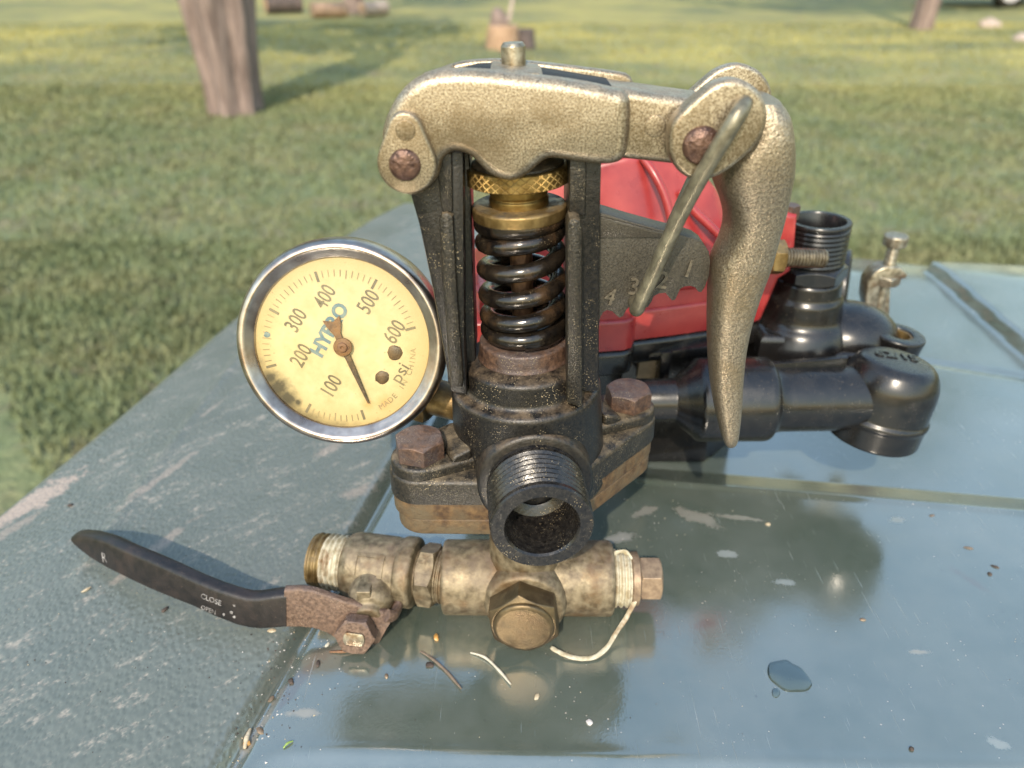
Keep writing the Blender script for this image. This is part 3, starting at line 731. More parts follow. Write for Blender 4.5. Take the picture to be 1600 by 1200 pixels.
    sp2 = mathn(nt, 'MULTIPLY', mathn(nt, 'LESS_THAN', tex_voro(nt, vec, 170), 0.07), ramp(nt, tex_noise(nt, vec, 18, 3), 0.5, 0.62))
    col = mixc(nt, sp2, col, (0.03, 0.025, 0.02))
    scr = None
    for ang, sc, th, den in ((28, 26, 0.69, 0.5), (-35, 20, 0.71, 0.5), (62, 30, 0.71, 0.5)):
        ms = nt.nodes.new('ShaderNodeMapping'); ms.inputs['Rotation'].default_value = (0, 0, R(ang)); ms.inputs['Scale'].default_value = (60, 1.6, 1); nt.links.new(vec, ms.inputs[0])
        n = tex_noise(nt, ms.outputs[0], sc, 2, 0.5); msk = ramp(nt, tex_noise(nt, vec, 24 + ang * .1, 3), 0.5, 0.64)
        f = mathn(nt, 'MULTIPLY', ramp(nt, n, th, th + 0.05), msk)
        scr = f if scr is None else mathn(nt, 'MAXIMUM', scr, f)
    right = mathn(nt, 'SUBTRACT', 1.0, left)
    scr = mathn(nt, 'MULTIPLY', scr, right)
    col = mixc(nt, mathn(nt, 'MULTIPLY', scr, 0.4), col, (0.45, 0.47, 0.48))
    nt.links.new(col, b.inputs['Base Color'])
    dirt = mathn(nt, 'MAXIMUM', mathn(nt, 'MAXIMUM', ldust, pink), smear)
    film = ramp(nt, tex_noise(nt, vec, 22, 7, 0.68), 0.36, 0.66)
    rg = mathn(nt, 'ADD', mathn(nt, 'MULTIPLY', left, 0.22), mathn(nt, 'ADD', mathn(nt, 'MULTIPLY', film, 0.13), 0.09))
    rg = mathn(nt, 'ADD', rg, mathn(nt, 'MULTIPLY', mathn(nt, 'MAXIMUM', dirt, marks), 0.35), True)
    nt.links.new(rg, b.inputs['Roughness'])
    nt.links.new(mathn(nt, 'SUBTRACT', 0.5, mathn(nt, 'MULTIPLY', left, 0.38)), b.inputs['Specular IOR Level'])
    b.inputs['IOR'].default_value = 2.75
    h = mathn(nt, 'MULTIPLY', mathn(nt, 'MULTIPLY', grain, left), 1.0)
    h = mathn(nt, 'SUBTRACT', h, mathn(nt, 'MULTIPLY', scr, 0.15))
    h = mathn(nt, 'ADD', h, mathn(nt, 'MULTIPLY', mathn(nt, 'MULTIPLY', tex_noise(nt, vec, 700, 2), right), 0.06))
    bump(nt, b, h, 0.00045)
    return m
M['lid'] = lid_mat()
lid_me.materials.append(M['lid'])
lid = empty('plastic_lid', (0, 0, 0), 'weathered dark green moulded plastic lid, dusty on its left side', 'lid')
lp = bpy.data.objects.new('lid_panel', lid_me); finish(lp, lid, Matrix())
# turned-down skirt along the edge
bm = bmesh.new(); o2 = [Vector((p[0], p[1], 0)) for p in opts]
prev = None
for p in o2:
    z0 = float(lid_z(np.array([[p.x]]), np.array([[p.y]]))[0][0, 0]) + .02
    a = bm.verts.new((p.x, p.y, z0)); out = Vector((-1, .35, 0)).normalized()
    b_ = bm.verts.new((p.x + out.x * 1.5, p.y + out.y * 1.5, z0 - 6)); c_ = bm.verts.new((p.x, p.y, z0 - 70))
    if prev: bm.faces.new((prev[0], a, b_, prev[1])); bm.faces.new((prev[1], b_, c_, prev[2]))
    prev = (a, b_, c_)
obj('skirt', bm, M['lid'], lid, sharp=70)
# the bin the lid closes
M['bin'] = mat('green_bin_plastic', (0.035, 0.055, 0.048), (0.05, 0.075, 0.065), 20, 0, 0.5, 200, 0.0003)
bm = bmesh.new(); pts = [Vector((p.x, p.y)) for p in o2][::4] + [Vector((outline_right.x + 40, -130)), Vector((outline[0].x + 10, -130))]
cx_ = sum((p for p in pts), Vector((0, 0))) / len(pts); lo_, hi_ = [], []
for p in pts:
    q = cx_ + (p - cx_) * .97; w = cx_ + (p - cx_) * .9; hi_.append(bm.verts.new((q.x, q.y, -25))); lo_.append(bm.verts.new((w.x, w.y, LAWN_Z - 5)))
for i in range(len(pts)):
    j = (i + 1) % len(pts); bm.faces.new((lo_[i], lo_[j], hi_[j], hi_[i]))
obj('bin_wall', bm, M['bin'], lid, sharp=50)

# ================================================================== THE REGULATOR
ORG = (5, 216, 0)
REG = empty('pressure_regulator', ORG, 'spring loaded black and brass pressure regulator with dial gauge, standing on the lid', 'regulator')
A = Matrix.Translation((4.6, 216, 101)) @ Matrix.Rotation(R(-2.43), 4, 'Y') @ Matrix.Translation((0, 0, -101))   # leaning axis

# --- body
bm = bmesh.new()
revolve(bm, rnd([(0, 66), (27, 66), (25.2, 84), (24.6, 98), (24.4, 102.6), (20.2, 103.4), (20.0, 111.2), (18, 112.3), (15.5, 112.8), (0, 113.4)], 1.6), A, 72)
body = obj('valve_body', bm, M['black'], REG)
# --- flange: two ears on a diagonal
TH = R(23.5); e1 = (5.9 - 38.6 * math.cos(TH), 216 - 38.6 * math.sin(TH)); e2 = (5.9 + 38.6 * math.cos(TH), 216 + 38.6 * math.sin(TH))
def hull(cs, n=26):
    pts = [Vector((x + r * math.cos(2 * PI * i / n), y + r * math.sin(2 * PI * i / n))) for x, y, r in cs for i in range(n)]
    pts = sorted(pts, key=lambda p: (p.x, p.y)); h = []
    for s in (pts, pts[::-1]):
        k = []
        for p in s:
            while len(k) > 1 and (k[-1] - k[-2]).cross(p - k[-2]) <= 0: k.pop()
            k.append(p)
        h += k[:-1]
    return h
FLAT = Matrix.Rotation(R(-90), 4, 'X')     # slab (x, z) outline -> horizontal plate: slab's y becomes -z
def plate(bm, outline, ztop, zbot, r, seg=3, both=False):
    # outline given in (x, y); top edge rounded
    M4 = Matrix(((1, 0, 0, 0), (0, 0, 1, 0), (0, -1, 0, 0), (0, 0, 0, 1)))
    return slab(bm, [(p[0], p[1]) for p in outline], -ztop, -zbot, r, seg, M4, both)
ears = hull([(e1[0], e1[1], 10.3), (e2[0], e2[1], 10.3), (5.9, 216, 26)])
bm = bmesh.new(); plate(bm, ears, 80.5, 71.6, 1.6); obj('flange', bm, M['blackdusty'], REG)
bm = bmesh.new()
for e in (e1, e2): plate(bm, hull([(e[0], e[1], 9.6), (5.9 + (e[0] - 5.9) * .45, 216 + (e[1] - 216) * .45, 9.5)]), 84.4, 79, 1.4)
obj('flange_ear', bm, M['blackdusty'], REG)
bm = bmesh.new(); plate(bm, hull([(e1[0], e1[1], 9.7), (e2[0], e2[1], 9.7), (5.9, 216, 25.3)]), 71.4, 64.8, .5, both=True)
obj('rusty_plate', bm, M['rust'], REG)
bm = bmesh.new(); plate(bm, hull([(e1[0] + .7, e1[1] + .5, 9.3), (e2[0], e2[1], 9.4), (5.9, 216, 24.9)]), 64.6, 57.8, 1.0, both=True)
obj('rusty_plate', bm, M['rust'], REG)
for e, rot in ((e1, 14), (e2, 8)):
    bm = bmesh.new(); f = frame((e[0], e[1], 84.2), (0, 0, 1), (math.cos(R(rot)), math.sin(R(rot)), 0)); hexa(bm, f, 7.25, 6.6)
    obj('hex_bolt', bm, M['bolt'], REG, sharp=25, bevel=.35)
# --- web ribs from the ears to the body
for sgn, e in ((1, e1), (1, e2)):
    bm = bmesh.new(); d = Vector((e[0] - 5.9, e[1] - 216)).normalized(); n_ = Vector((-d.y, d.x))
    prof = [(24, 88), (30, 86.5), (40 - 8.5, 84.4), (24, 80)]
    vs = [[bm.verts.new((5.9 + d.x * r_ + n_.x * w_, 216 + d.y * r_ + n_.y * w_, z_)) for r_, z_ in prof] for w_ in (-9, 9)]
    for i in range(4):
        j = (i + 1) % 4; bm.faces.new((vs[0][i], vs[0][j], vs[1][j], vs[1][i]))
    bm.faces.new(vs[0]); bm.faces.new(vs[1][::-1])
    obj('rib', bm, M['blackdusty'], REG, bevel=1.2)
# --- outlet nozzle
NZ = Vector((5.4, 216, 79.5)); nd_ = Vector((0.075, -1, 0)).normalized(); NF = frame(NZ, nd_, (1, 0, 0))
bm = bmesh.new()
revolve(bm, rnd([(0, 0), (19.2, 0), (18.6, 20), (18.2, 25.2), (15.2, 25.8)], 1.2), NF, 64); obj('nozzle_boss', bm, M['black'], REG)
bm = bmesh.new()
prof = [(0, 24), (15.4, 24), (15.2, 27.2)] + threadprof(15.4, 27.2, 43.2, 2.05, 0.75) + [(15.1, 43.6), (15.3, 45.2), (14.9, 45.9), (11.2, 45.9), (10.7, 45.2), (10.5, 31), (10.2, 28.6), (7.6, 27.4), (7.0, 27), (6.6, 14), (0, 14)]
revolve(bm, prof, NF, 84, jitter=.012); obj('threaded_outlet', bm, M['thread'], REG, sharp=24)
# --- side rails (yoke)
def rail(poly, y0, y1, r): 
    bm = bmesh.new(); slab(bm, pyp(poly, y0), y0, y1, r, 2, both=True); return bm
obj('side_rail', rail([(640, 300), (650, 245), (704, 236), (724, 238), (726, 540), (730, 618), (704, 612), (676, 452), (655, 352)], 203.5, 228, .8), M['black'], REG)
obj('rail_web', rail([(696, 238), (733, 238), (736, 330), (739, 450), (743, 560), (738, 600), (700, 600), (690, 400)], 212, 229, .6), M['black'], REG)
obj('rail_rib', rail([(686, 344), (690, 334), (699, 332), (708, 338), (714, 450), (724, 596), (722, 606), (704, 606), (694, 470)], 200.8, 206, 1.0), M['blackdusty'], REG)
obj('rail_rib', rail([(680, 240), (706, 240), (707, 332), (690, 332)], 201.6, 206, .8), M['blackdusty'], REG)
obj('side_rail', rail([(890, 240), (940, 240), (938, 330), (936, 520), (936, 612), (886, 612), (888, 420)], 203.5, 228, .8), M['black'], REG)
obj('rail_rib', rail([(890, 238), (917, 238), (915, 337), (889, 337)], 201.0, 206, .9), M['blackdusty'], REG)
obj('rail_rib', rail([(886, 352), (890, 343), (898, 341), (907, 345), (910, 360), (910, 640), (886, 630)], 195.2, 204, 1.0), M['blackdusty'], REG)
# --- notched plate with numbers
npl = [(930, 330), (938, 332), (984, 346), (1028, 358), (1056, 365), (1075, 370), (1090, 375), (1101, 383), (1108, 394), (1110, 410), (1108, 432), (1101, 450), (1096, 457), (1091, 456), (1086, 449), (1078, 447), (1070, 448), (1063, 452), (1059, 461), (1055, 469), (1050, 470), (1045, 464), (1040, 458), (1030, 459), (1022, 463), (1018, 472), (1013, 480), (1006, 482), (1001, 477), (994, 476), (986, 478), (979, 484), (974, 494), (968, 497), (963, 493), (957, 487), (949, 485), (943, 488), (938, 496), (936, 510), (930, 520)]
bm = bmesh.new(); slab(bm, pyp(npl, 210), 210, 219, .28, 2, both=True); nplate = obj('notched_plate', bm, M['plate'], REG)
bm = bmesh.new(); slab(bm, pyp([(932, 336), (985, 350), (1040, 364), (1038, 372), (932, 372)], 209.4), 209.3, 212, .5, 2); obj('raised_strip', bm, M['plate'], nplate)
for ch, px, py, ang in (('4', 953, 464, -6), ('3', 990, 448, 0), ('2', 1035, 438, 0), ('1', 1076, 420, -4)):
    p = PY(px, py, 209.95); f = frame(p, (0, -1, 0), (1, 0, 0)) @ Matrix.Rotation(R(ang - 8), 4, 'Z')
    obj('numeral', text_bm(ch, 7.6, f, .6, sx=.85, bold=.12), M['numeral'], nplate)
# --- spring stack
bm = bmesh.new(); revolve(bm, rnd(solid([(15.2, 112.6), (14.6, 114), (14.2, 118.6)]), .8), A, 56); obj('spring_seat', bm, M['bolt'], REG)
bm = bmesh.new(); revolve(bm, solid([(3.4, 110), (3.4, 175)]), A, 20); obj('guide_rod', bm, M['rustrod'], REG)
bm = bmesh.new(); zs = [122.0, 122.6, 128.4, 136.0, 144.4, 152.6, 157.4, 157.6]; pts = []; turns = len(zs) - 1
rw = 2.65
for i in range(turns * 40 + 1):
    t = i / 40 - 0.0; k = min(int(t), turns - 1); u = t - k
    z = zs[k] + (zs[k + 1] - zs[k]) * u
    a = -PI / 2 + 2 * PI * t
    pts.append(A @ Vector((11.0 * math.cos(a), 11.0 * math.sin(a), z)))
tube(bm, pts, rw, 14); obj('compression_spring', bm, M['spring'], REG, sharp=80)
bm = bmesh.new(); revolve(bm, rnd(solid([(12.8, 157.4), (13.7, 158.2), (13.8, 161.2), (13.2, 161.7)]), .4), A, 64); obj('spring_washer', bm, M['brassdirty'], REG)
bm = bmesh.new(); revolve(bm, rnd(solid([(8.6, 161.4), (8.6, 163.6), (8.1, 164.2), (8.4, 164.8), (8.4, 168.5)]), .3), A, 48); obj('nut_collar', bm, M['brass'], REG)
# knurled nut: diamond knurl modelled
bm = bmesh.new(); n = 264; nzk = 18; z0, z1 = 168.2, 173.0; rings = [[bm.verts.new(A @ Vector((0, 0, z0 - .1)))]]
def kr(i, k):
    if k in (0, nzk): return 14.35
    return 14.75 - (.22 if (i + 2 * k) % 16 == 0 or (i - 2 * k) % 16 == 0 else 0)
rr = [[bm.verts.new(A @ Vector((kr(i, k) * math.cos(2 * PI * i / (n * 2)), kr(i, k) * math.sin(2 * PI * i / (n * 2)), z0 + (z1 - z0) * k / nzk))) for i in range(n * 2)] for k in range(nzk + 1)]
for a, b in zip(rr, rr[1:]):
    for i in range(n * 2):
        j = (i + 1) % (n * 2); bm.faces.new((a[i], a[j], b[j], b[i]))
bm.faces.new(rr[0]); tp = [bm.verts.new(A @ Vector((11 * math.cos(2 * PI * i / (n * 2)), 11 * math.sin(2 * PI * i / (n * 2)), z1 + .2))) for i in range(n * 2)]
for i in range(n * 2):
    j = (i + 1) % (n * 2); bm.faces.new((rr[-1][i], rr[-1][j], tp[j], tp[i]))
bm.faces.new(tp)
bmesh.ops.remove_doubles(bm, verts=[v for v in bm.verts if not v.link_faces], dist=.001)
for v in [v for v in bm.verts if not v.link_faces]: bm.verts.remove(v)
obj('adjusting_nut', bm, M['brass'], REG, sharp=12)
bm = bmesh.new(); revolve(bm, rnd(solid([(13.2, 172.9), (13.0, 173.8), (9, 175), (8.5, 181)]), .6), A, 48); obj('grease_cap', bm, M['blackdusty'], REG)
# --- toggle arm (a channel: two walls, bridged)
arm_big = [(606, 258), (600, 235), (597, 212), (602, 188), (611, 168), (622, 149), (637, 133), (655, 121), (676, 113), (705, 109.5), (760, 111), (815, 117), (870, 123), (920, 131), (957, 139), (972, 142), (982, 150), (985, 166), (984, 200), (980, 230), (975, 244), (966, 252), (950, 255.5), (925, 254.5), (895, 250.5), (872, 247), (856, 247), (843, 255), (828, 268), (813, 278), (798, 281.5), (782, 279), (764, 270), (750, 257), (738, 245), (724, 238), (710, 236), (697, 243), (690, 255), (685, 275), (660, 300), (630, 300)]
neck = [(960, 140), (1000, 144), (1050, 151), (1105, 158), (1130, 200), (1105, 262), (1050, 257), (985, 250), (960, 248)]
def to_y(px_pts, yref): return [(v[0], v[1]) for v in pyp(px_pts, yref)]
bigp = [(p.x, p.y) for p in catmull(to_y(arm_big, 199), 3)]
bm = bmesh.new(); slab(bm, bigp, 196.5, 203.3, 3.0, 5); 
bmr = [(x, z) for x, z in bigp]
arm = obj('toggle_arm', bm, M['cast'], REG, sharp=50)
rearw = [(606, 270), (600, 235), (604, 200), (625, 155), (655, 124), (690, 106), (712, 99), (735, 94.5), (780, 92.5), (840, 97), (900, 104), (960, 112), (985, 120), (990, 150), (985, 220), (960, 235), (900, 232), (870, 230), (840, 240), (812, 262), (790, 263), (765, 250), (735, 228), (712, 222), (700, 235), (690, 255), (665, 275), (635, 280)]
bm = bmesh.new(); slab(bm, [(p.x, p.y) for p in catmull(to_y(rearw, 221), 3)], 219.5, 224.5, 1.0, 3, both=True); obj('arm_wall', bm, M['cast'], arm, sharp=50)
# bridge blocks across the channel (left end, right end) and boss under the top pin
def block(px0, px1, pyt, pyb, y0, y1, r=1): 
    bm = bmesh.new(); slab(bm, pyp([(px0, pyt[0]), (px1, pyt[1]), (px1, pyb), (px0, pyb)], 199), y0, y1, r, 2, both=True); return bm
obj('bridge', block(957, 983, (141, 146), 236, 202.8, 220, .5), M['cast'], arm)
obj('bridge', block(650, 700, (132, 116), 160, 202.8, 220, .5), M['cast'], arm)
bm = bmesh.new(); pp = pyp([(752, 114), (770, 108), (842, 113), (864, 128), (868, 160), (748, 150)], 204); slab(bm, pp, 202.9, 220, .8, 2, both=True); obj('pin_bridge', bm, M['cast'], arm)
bm = bmesh.new(); slab(bm, pyp([(722, 112), (745, 105), (772, 104), (800, 110), (850, 112), (952, 129), (955, 160), (720, 150)], 210), 204.5, 218.5, .4, 2, both=True); obj('slot_dark_filler', bm, M['slotdark'], arm)  # near-black filler block; the open slot's darkness put in as colour
bm = bmesh.new(); slab(bm, to_y(neck, 201), 200.6, 219.5, 2.2, 4, both=True); obj('arm_neck', bm, M['cast'], arm)
p = PY(1024, 197, 200.6); bm = bmesh.new(); revolve(bm, rnd(solid([(2.75, -.5), (2.7, .35)]), .2), frame(p, (0, -1, 0)), 28); obj('cast_disc', bm, M['cast'], arm)
c1, c2 = PY(635.5, 257, 194), PY(633, 203, 194)
td = teardrop((c1.x, c1.z), 7.55, (c2.x, c2.z), 4.3)
bm = bmesh.new(); slab(bm, td, 193.6, 198.5, .9, 3); obj('arm_boss', bm, M['cast'], arm)
bm = bmesh.new(); revolve(bm, rnd(solid([(2.5, -.5), (2.45, .3)]), .15), frame(Vector((c2.x + .1, 193.6, c2.z)), (0, -1, 0)), 28); obj('cast_disc', bm, M['cast'], arm)
def domed(r, h): return [(0, -1)] + [(r, -1)] + [(r * math.cos(t), .3 + h * math.sin(t)) for t in [k * PI / 2 / 7 for k in range(7)]] + [(0, .3 + h)]
bm = bmesh.new(); revolve(bm, domed(4.05, 1.3), frame(Vector((c1.x - .4, 193.6, c1.z)), (0, -1, 0)), 32); obj('pivot_rivet', bm, M['rivet'], REG)
# --- top pin
bm = bmesh.new(); revolve(bm, rnd(solid([(3.25, 192), (3.25, 203.4), (2.6, 204.3)]), .15), A, 24); obj('top_pin', bm, M['steel'], REG, sharp=30)
# --- lever: two ears and a curved tapering finger
ear = [(1045, 222), (1047, 205), (1052, 190), (1063, 176), (1078, 162), (1095, 147), (1112, 134), (1128, 127), (1145, 124), (1162, 127), (1178, 135), (1190, 148), (1197, 163), (1199, 182), (1195, 203), (1185, 222), (1170, 240), (1150, 257), (1130, 271), (1112, 279), (1095, 282), (1078, 279), (1063, 270), (1052, 256), (1046, 240)]
earp = [(p.x, p.y) for p in catmull(to_y(ear, 193), 3)]
bm_ear = bmesh.new(); slab(bm_ear, earp, 192.4, 199.4, 1.5, 4, both=True); 
bm2 = bmesh.new(); slab(bm2, [(p.x, p.y) for p in catmull(to_y([(a + 6, b - 25) for a, b in ear], 222), 3)], 220.5, 225.5, 1.2, 4, both=True)
sections = [(150, 1150, 1207, 13), (172, 1150, 1221, 14.5), (200, 1146, 1226, 15.5), (230, 1124, 1230, 15.6), (258, 1116, 1230, 15), (285, 1118, 1226.5, 14), (315, 1129, 1221.5, 12.6), (345, 1135, 1215, 11.4), (375, 1128, 1208, 10.4), (410, 1112, 1200, 9.6), (450, 1108.5, 1186, 8.8), (500, 1107, 1171, 8), (545, 1107.5, 1162.5, 7.3), (590, 1110, 1158.5, 6.6), (630, 1116, 1156.5, 6), (660, 1122.5, 1154, 5.3), (680, 1127.5, 1151.5, 4.4), (690, 1131.5, 1148.5, 3.2), (696, 1136, 1144.5, 1.6)]
bm = bmesh.new(); segN = 30; rings = []
sp = catmull([(s[1], s[0], s[3]) for s in sections], 4, False); sq = catmull([(s[2], s[0], s[3]) for s in sections], 4, False)
for a, b in zip(sp, sq):
    yc = 211.5; L, Rr = PY(a.x, a.y, yc), PY(b.x, b.y, yc); hw = (Rr - L) / 2; cc = (L + Rr) / 2; ring = []
    for k in range(segN):
        t = 2 * PI * k / segN; ex = 2 / 3.1
        cx, sy = math.copysign(abs(math.cos(t)) ** ex, math.cos(t)), math.copysign(abs(math.sin(t)) ** ex, math.sin(t))
        ring.append(bm.verts.new(cc + hw * cx + Vector((0, a.z * sy, 0))))
    rings.append(ring)
for a, b in zip(rings, rings[1:]):
    for k in range(segN):
        j = (k + 1) % segN; bm.faces.new((a[k], a[j], b[j], b[k]))
bm.faces.new(rings[0]); bm.faces.new(rings[-1])
lev = obj('lever', bm, M['lever'], REG, sharp=50)
obj('lever_ear', bm_ear, M['cast'], lev, sharp=50); obj('lever_ear', bm2, M['cast'], lev, sharp=50)
# round lug on the inner side of the lever
bm = bmesh.new(); p = PY(1124, 388, 213); revolve(bm, domed(3.2, 2.5), frame(p + Vector((2.5, 0, 0)), (-1, -.2, 0), (0, 0, 1)), 20); obj('stop_lug', bm, M['black'], lev)
rv = PY(1096, 227, 192.4)
bm = bmesh.new(); revolve(bm, domed(4.75, 2.0), frame(rv, (0, -1, 0)), 36); obj('pivot_rivet', bm, M['rivet'], REG)
# --- wire link: front leg, bend under the plate, rear leg
wp = [(1164, 158, 196), (1160, 166, 191), (1150, 184, 188.6), (1130, 217, 188.8), (1100, 267, 191), (1060, 341, 195.5), (1025, 418, 199.5), (1003, 466, 202), (995, 483, 204)]
pts = [PY(a, b, y) for a, b, y in wp]; e = pts[-1]
rear = [e + Vector((.4, 4, -.2)), e + Vector((.8, 20, 0))]
back = [PY(a, b, y) for a, b, y in [(1012, 432, 233), (1040, 375, 236), (1078, 292, 238), (1120, 205, 238)]]
path = catmull(pts + rear + back, 6, False)
bm = bmesh.new(); tube(bm, path, 2.15, 16); obj('wire_link', bm, M['wire'], REG, sharp=70)

# --- pressure gauge
GC = Vector((-55, 220, 114)); gnv = Vector((.012, -.972, .262)).normalized(); GF = frame(GC, gnv, (1, 0, 0))
GAU_bm = bmesh.new(); revolve(GAU_bm, rnd([(0, -31), (27, -31), (31, -28), (31.6, -3), (31, 0), (0, 0)], 1.5), GF, 72)
gau = obj('pressure_gauge', GAU_bm, M['case'], REG)
bm = bmesh.new(); revolve(bm, rnd([(31.7, -9), (33.9, -8), (34.1, -1), (33.6, 2.0), (32.6, 3.6), (31.4, 4.0), (30.6, 3.6), (28.5, 1.5), (28.0, .9), (28.0, -.6), (30, -1.2)], .7), GF, 96, closed=True); obj('bezel', bm, M['chrome'], gau)
def dial_mat():
    m, nt, b, vec = newmat('aged_cream_dial'); sx = nt.nodes.new('ShaderNodeSeparateXYZ'); nt.links.new(vec, sx.inputs[0]); x, y = sx.outputs[0], sx.outputs[1]
    r = mathn(nt, 'SQRT', mathn(nt, 'ADD', mathn(nt, 'MULTIPLY', x, x), mathn(nt, 'MULTIPLY', y, y)))
    n = tex_noise(nt, vec, 110, 6, 0.7); n2 = tex_noise(nt, vec, 600, 3, 0.7)
    col = mixc(nt, ramp(nt, n, .3, .7), (0.35, 0.28, 0.14), (0.46, 0.395, 0.235))
    rim = ramp(nt, mathn(nt, 'ADD', r, mathn(nt, 'MULTIPLY', mathn(nt, 'SUBTRACT', n, .5), .008)), .020, .0285)
    col = mixc(nt, mathn(nt, 'MULTIPLY', rim, .55), col, (0.29, 0.19, 0.06))
    # black grime lower left and along the bottom
    low = mathn(nt, 'ADD', mathn(nt, 'MULTIPLY', x, -.62), mathn(nt, 'MULTIPLY', y, -.78))
    g1 = mathn(nt, 'ADD', r, mathn(nt, 'ADD', mathn(nt, 'MULTIPLY', ramp(nt, low, .008, .027), .0058), mathn(nt, 'MULTIPLY', mathn(nt, 'SUBTRACT', n, .5), .009)))
    g1 = mathn(nt, 'ADD', g1, mathn(nt, 'MULTIPLY', mathn(nt, 'SUBTRACT', n2, .5), .003))
    gr = ramp(nt, g1, .0292, .0345)
    col = mixc(nt, mathn(nt, 'MULTIPLY', gr, .9), col, (0.06, 0.045, 0.018))
    def spot(px, py, rad, soft=.8):
        p = GF.inverted() @ PP(px, py, GC, gnv); p = p / 1000
        d = mathn(nt, 'SQRT', mathn(nt, 'ADD', mathn(nt, 'POWER', mathn(nt, 'ABSOLUTE', mathn(nt, 'SUBTRACT', x, p.x)), 2.0), mathn(nt, 'POWER', mathn(nt, 'ABSOLUTE', mathn(nt, 'SUBTRACT', y, p.y)), 2.0)))
        d = mathn(nt, 'ADD', mathn(nt, 'DIVIDE', d, rad / 1000), mathn(nt, 'MULTIPLY', mathn(nt, 'SUBTRACT', n2, .5), .9))
        return ramp(nt, d, 1.1, 1.1 - soft)
    blk = mathn(nt, 'MAXIMUM', spot(436, 605, 4.6), mathn(nt, 'MAXIMUM', spot(450, 622, 4.2), spot(424, 590, 3.2)))
    blk = mathn(nt, 'MAXIMUM', blk, spot(466, 628, 1.7))
    col = mixc(nt, mathn(nt, 'MULTIPLY', blk, .95), col, (0.03, 0.024, 0.012))
    rs = mathn(nt, 'MAXIMUM', spot(600, 628, 3.4, 1.0), spot(575, 632, 2.6, 1.0))
    col = mixc(nt, mathn(nt, 'MULTIPLY', rs, .5), col, (0.42, 0.18, 0.03))
    sp = mathn(nt, 'MULTIPLY', mathn(nt, 'LESS_THAN', tex_voro(nt, vec, 420), .12), ramp(nt, n, .5, .6))
    col = mixc(nt, mathn(nt, 'MULTIPLY', sp, .6), col, (0.2, 0.13, 0.05))
    nt.links.new(col, b.inputs['Base Color']); b.inputs['Roughness'].default_value = .5
    return m
M['dial'] = dial_mat()
bm = bmesh.new(); revolve(bm, [(0, .3), (29.2, .3), (29.2, -.3), (0, -.3)], Matrix(), 64); dial = obj('dial', bm, M['dial'], gau, frame=GF)
def gp(px, py): 
    q = GF.inverted() @ PP(px, py, GC + gnv * .4, gnv); return q
def onDial(px, py, h, ang=0): 
    q = gp(px, py); return GF @ Matrix.Translation((q.x, q.y, h)) @ Matrix.Rotation(R(ang), 4, 'Z')
for s, px, py in (('100', 518, 604), ('200', 471, 556), ('300', 463, 501), ('400', 508, 464), ('500', 576, 472), ('600', 617, 519)):
    obj('numeral', text_bm(s, 7.0, onDial(px, py, .42, 57), .03, sx=.72, bold=.06), M['ink'], gau)
obj('maker_lettering', text_bm('HYPRO', 6.4, onDial(515, 516, .42, 59), .03, sx=.92, bold=.28), M['blueink'], gau)
obj('unit_lettering', text_bm('psi', 6.0, onDial(625, 583, .42, 58), .03, sx=1.05), M['ink'], gau)
# small lettering along the lower right rim
arcn = bmesh.new(); word = 'MADE IN CHINA'; cq = gp(532, 543)
for i, ch in enumerate(word):
    if ch == ' ': continue
    a = R(-58 + i * 4.6); rr_ = 23.6
    t = text_bm(ch, 2.6, GF @ Matrix.Translation((cq.x + rr_ * math.cos(a), cq.y + rr_ * math.sin(a), .42)) @ Matrix.Rotation(a + PI / 2, 4, 'Z'), .02)
    me = bpy.data.meshes.new('t'); t.to_mesh(me); t.free(); arcn.from_mesh(me); bpy.data.meshes.remove(me)
obj('small_lettering', arcn, M['inklight'], gau)
bm = bmesh.new(); bml = bmesh.new()
for i in range(61):
    a = R(285 - 4.5 * i); big = i % 10 == 0
    if 10 < i < 20: continue
    r0, r1, w = (22.0, 25.4, .42) if big else ((22.4, 25.2, .17) if i % 5 == 0 else (23.0, 25.2, .14))
    f = GF @ Matrix.Translation((cq.x, cq.y, .42)) @ Matrix.Rotation(a, 4, 'Z'); box(bm if big else bml, (r0, -w, -.03), (r1, w, .03), f)
obj('major_tick', bm, M['ink'], gau); obj('minor_tick', bml, M['inklight'], gau)
for px, py, r_ in ((617, 551, 2.5), (597, 590, 2.3)):
    bm = bmesh.new(); revolve(bm, [(0, .75), (r_ * .7, .7), (r_, .35), (r_, .2)], onDial(px, py, 0), 16, jitter=.25); obj('dial_screw', bm, M['needledark'], gau)
bm = bmesh.new(); q = gp(417, 523); revolve(bm, [(0, .5), (.9, .45), (1.0, .3)], onDial(417, 523, 0), 9, jitter=.3); obj('blue_fleck', bm, M['blueink'], gau)
hq, tq, bq = gp(537, 541), gp(577, 629), gp(519, 498)
dv = (tq - hq); dv.z = 0; ang = math.atan2(dv.y, dv.x); NFm = GF @ Matrix.Translation((hq.x, hq.y, 1.3)) @ Matrix.Rotation(ang, 4, 'Z'); L = dv.length; T = (bq - hq); T = math.hypot(T.x, T.y)
XY = Matrix(((1, 0, 0, 0), (0, 0, 1, 0), (0, -1, 0, 0), (0, 0, 0, 1)))
bm = bmesh.new(); slab(bm, [(0, 1.1), (L * .4, .85), (L, .35), (L, -.35), (L * .4, -.85), (0, -1.1)], -.25, .1, .1, 1, NFm @ XY); obj('needle', bm, M['needledark'], gau)
bm = bmesh.new(); slab(bm, [(0, 1.2), (-T * .45, 1.1), (-T * .75, 2.6), (-T * 1.02, 3.1), (-T * .9, .4), (-T * 1.06, -2.6), (-T * .8, -2.2), (-T * .45, -1.1), (0, -1.2)], -.25, .1, .1, 1, NFm @ XY); obj('needle_tail', bm, M['needle'], gau)
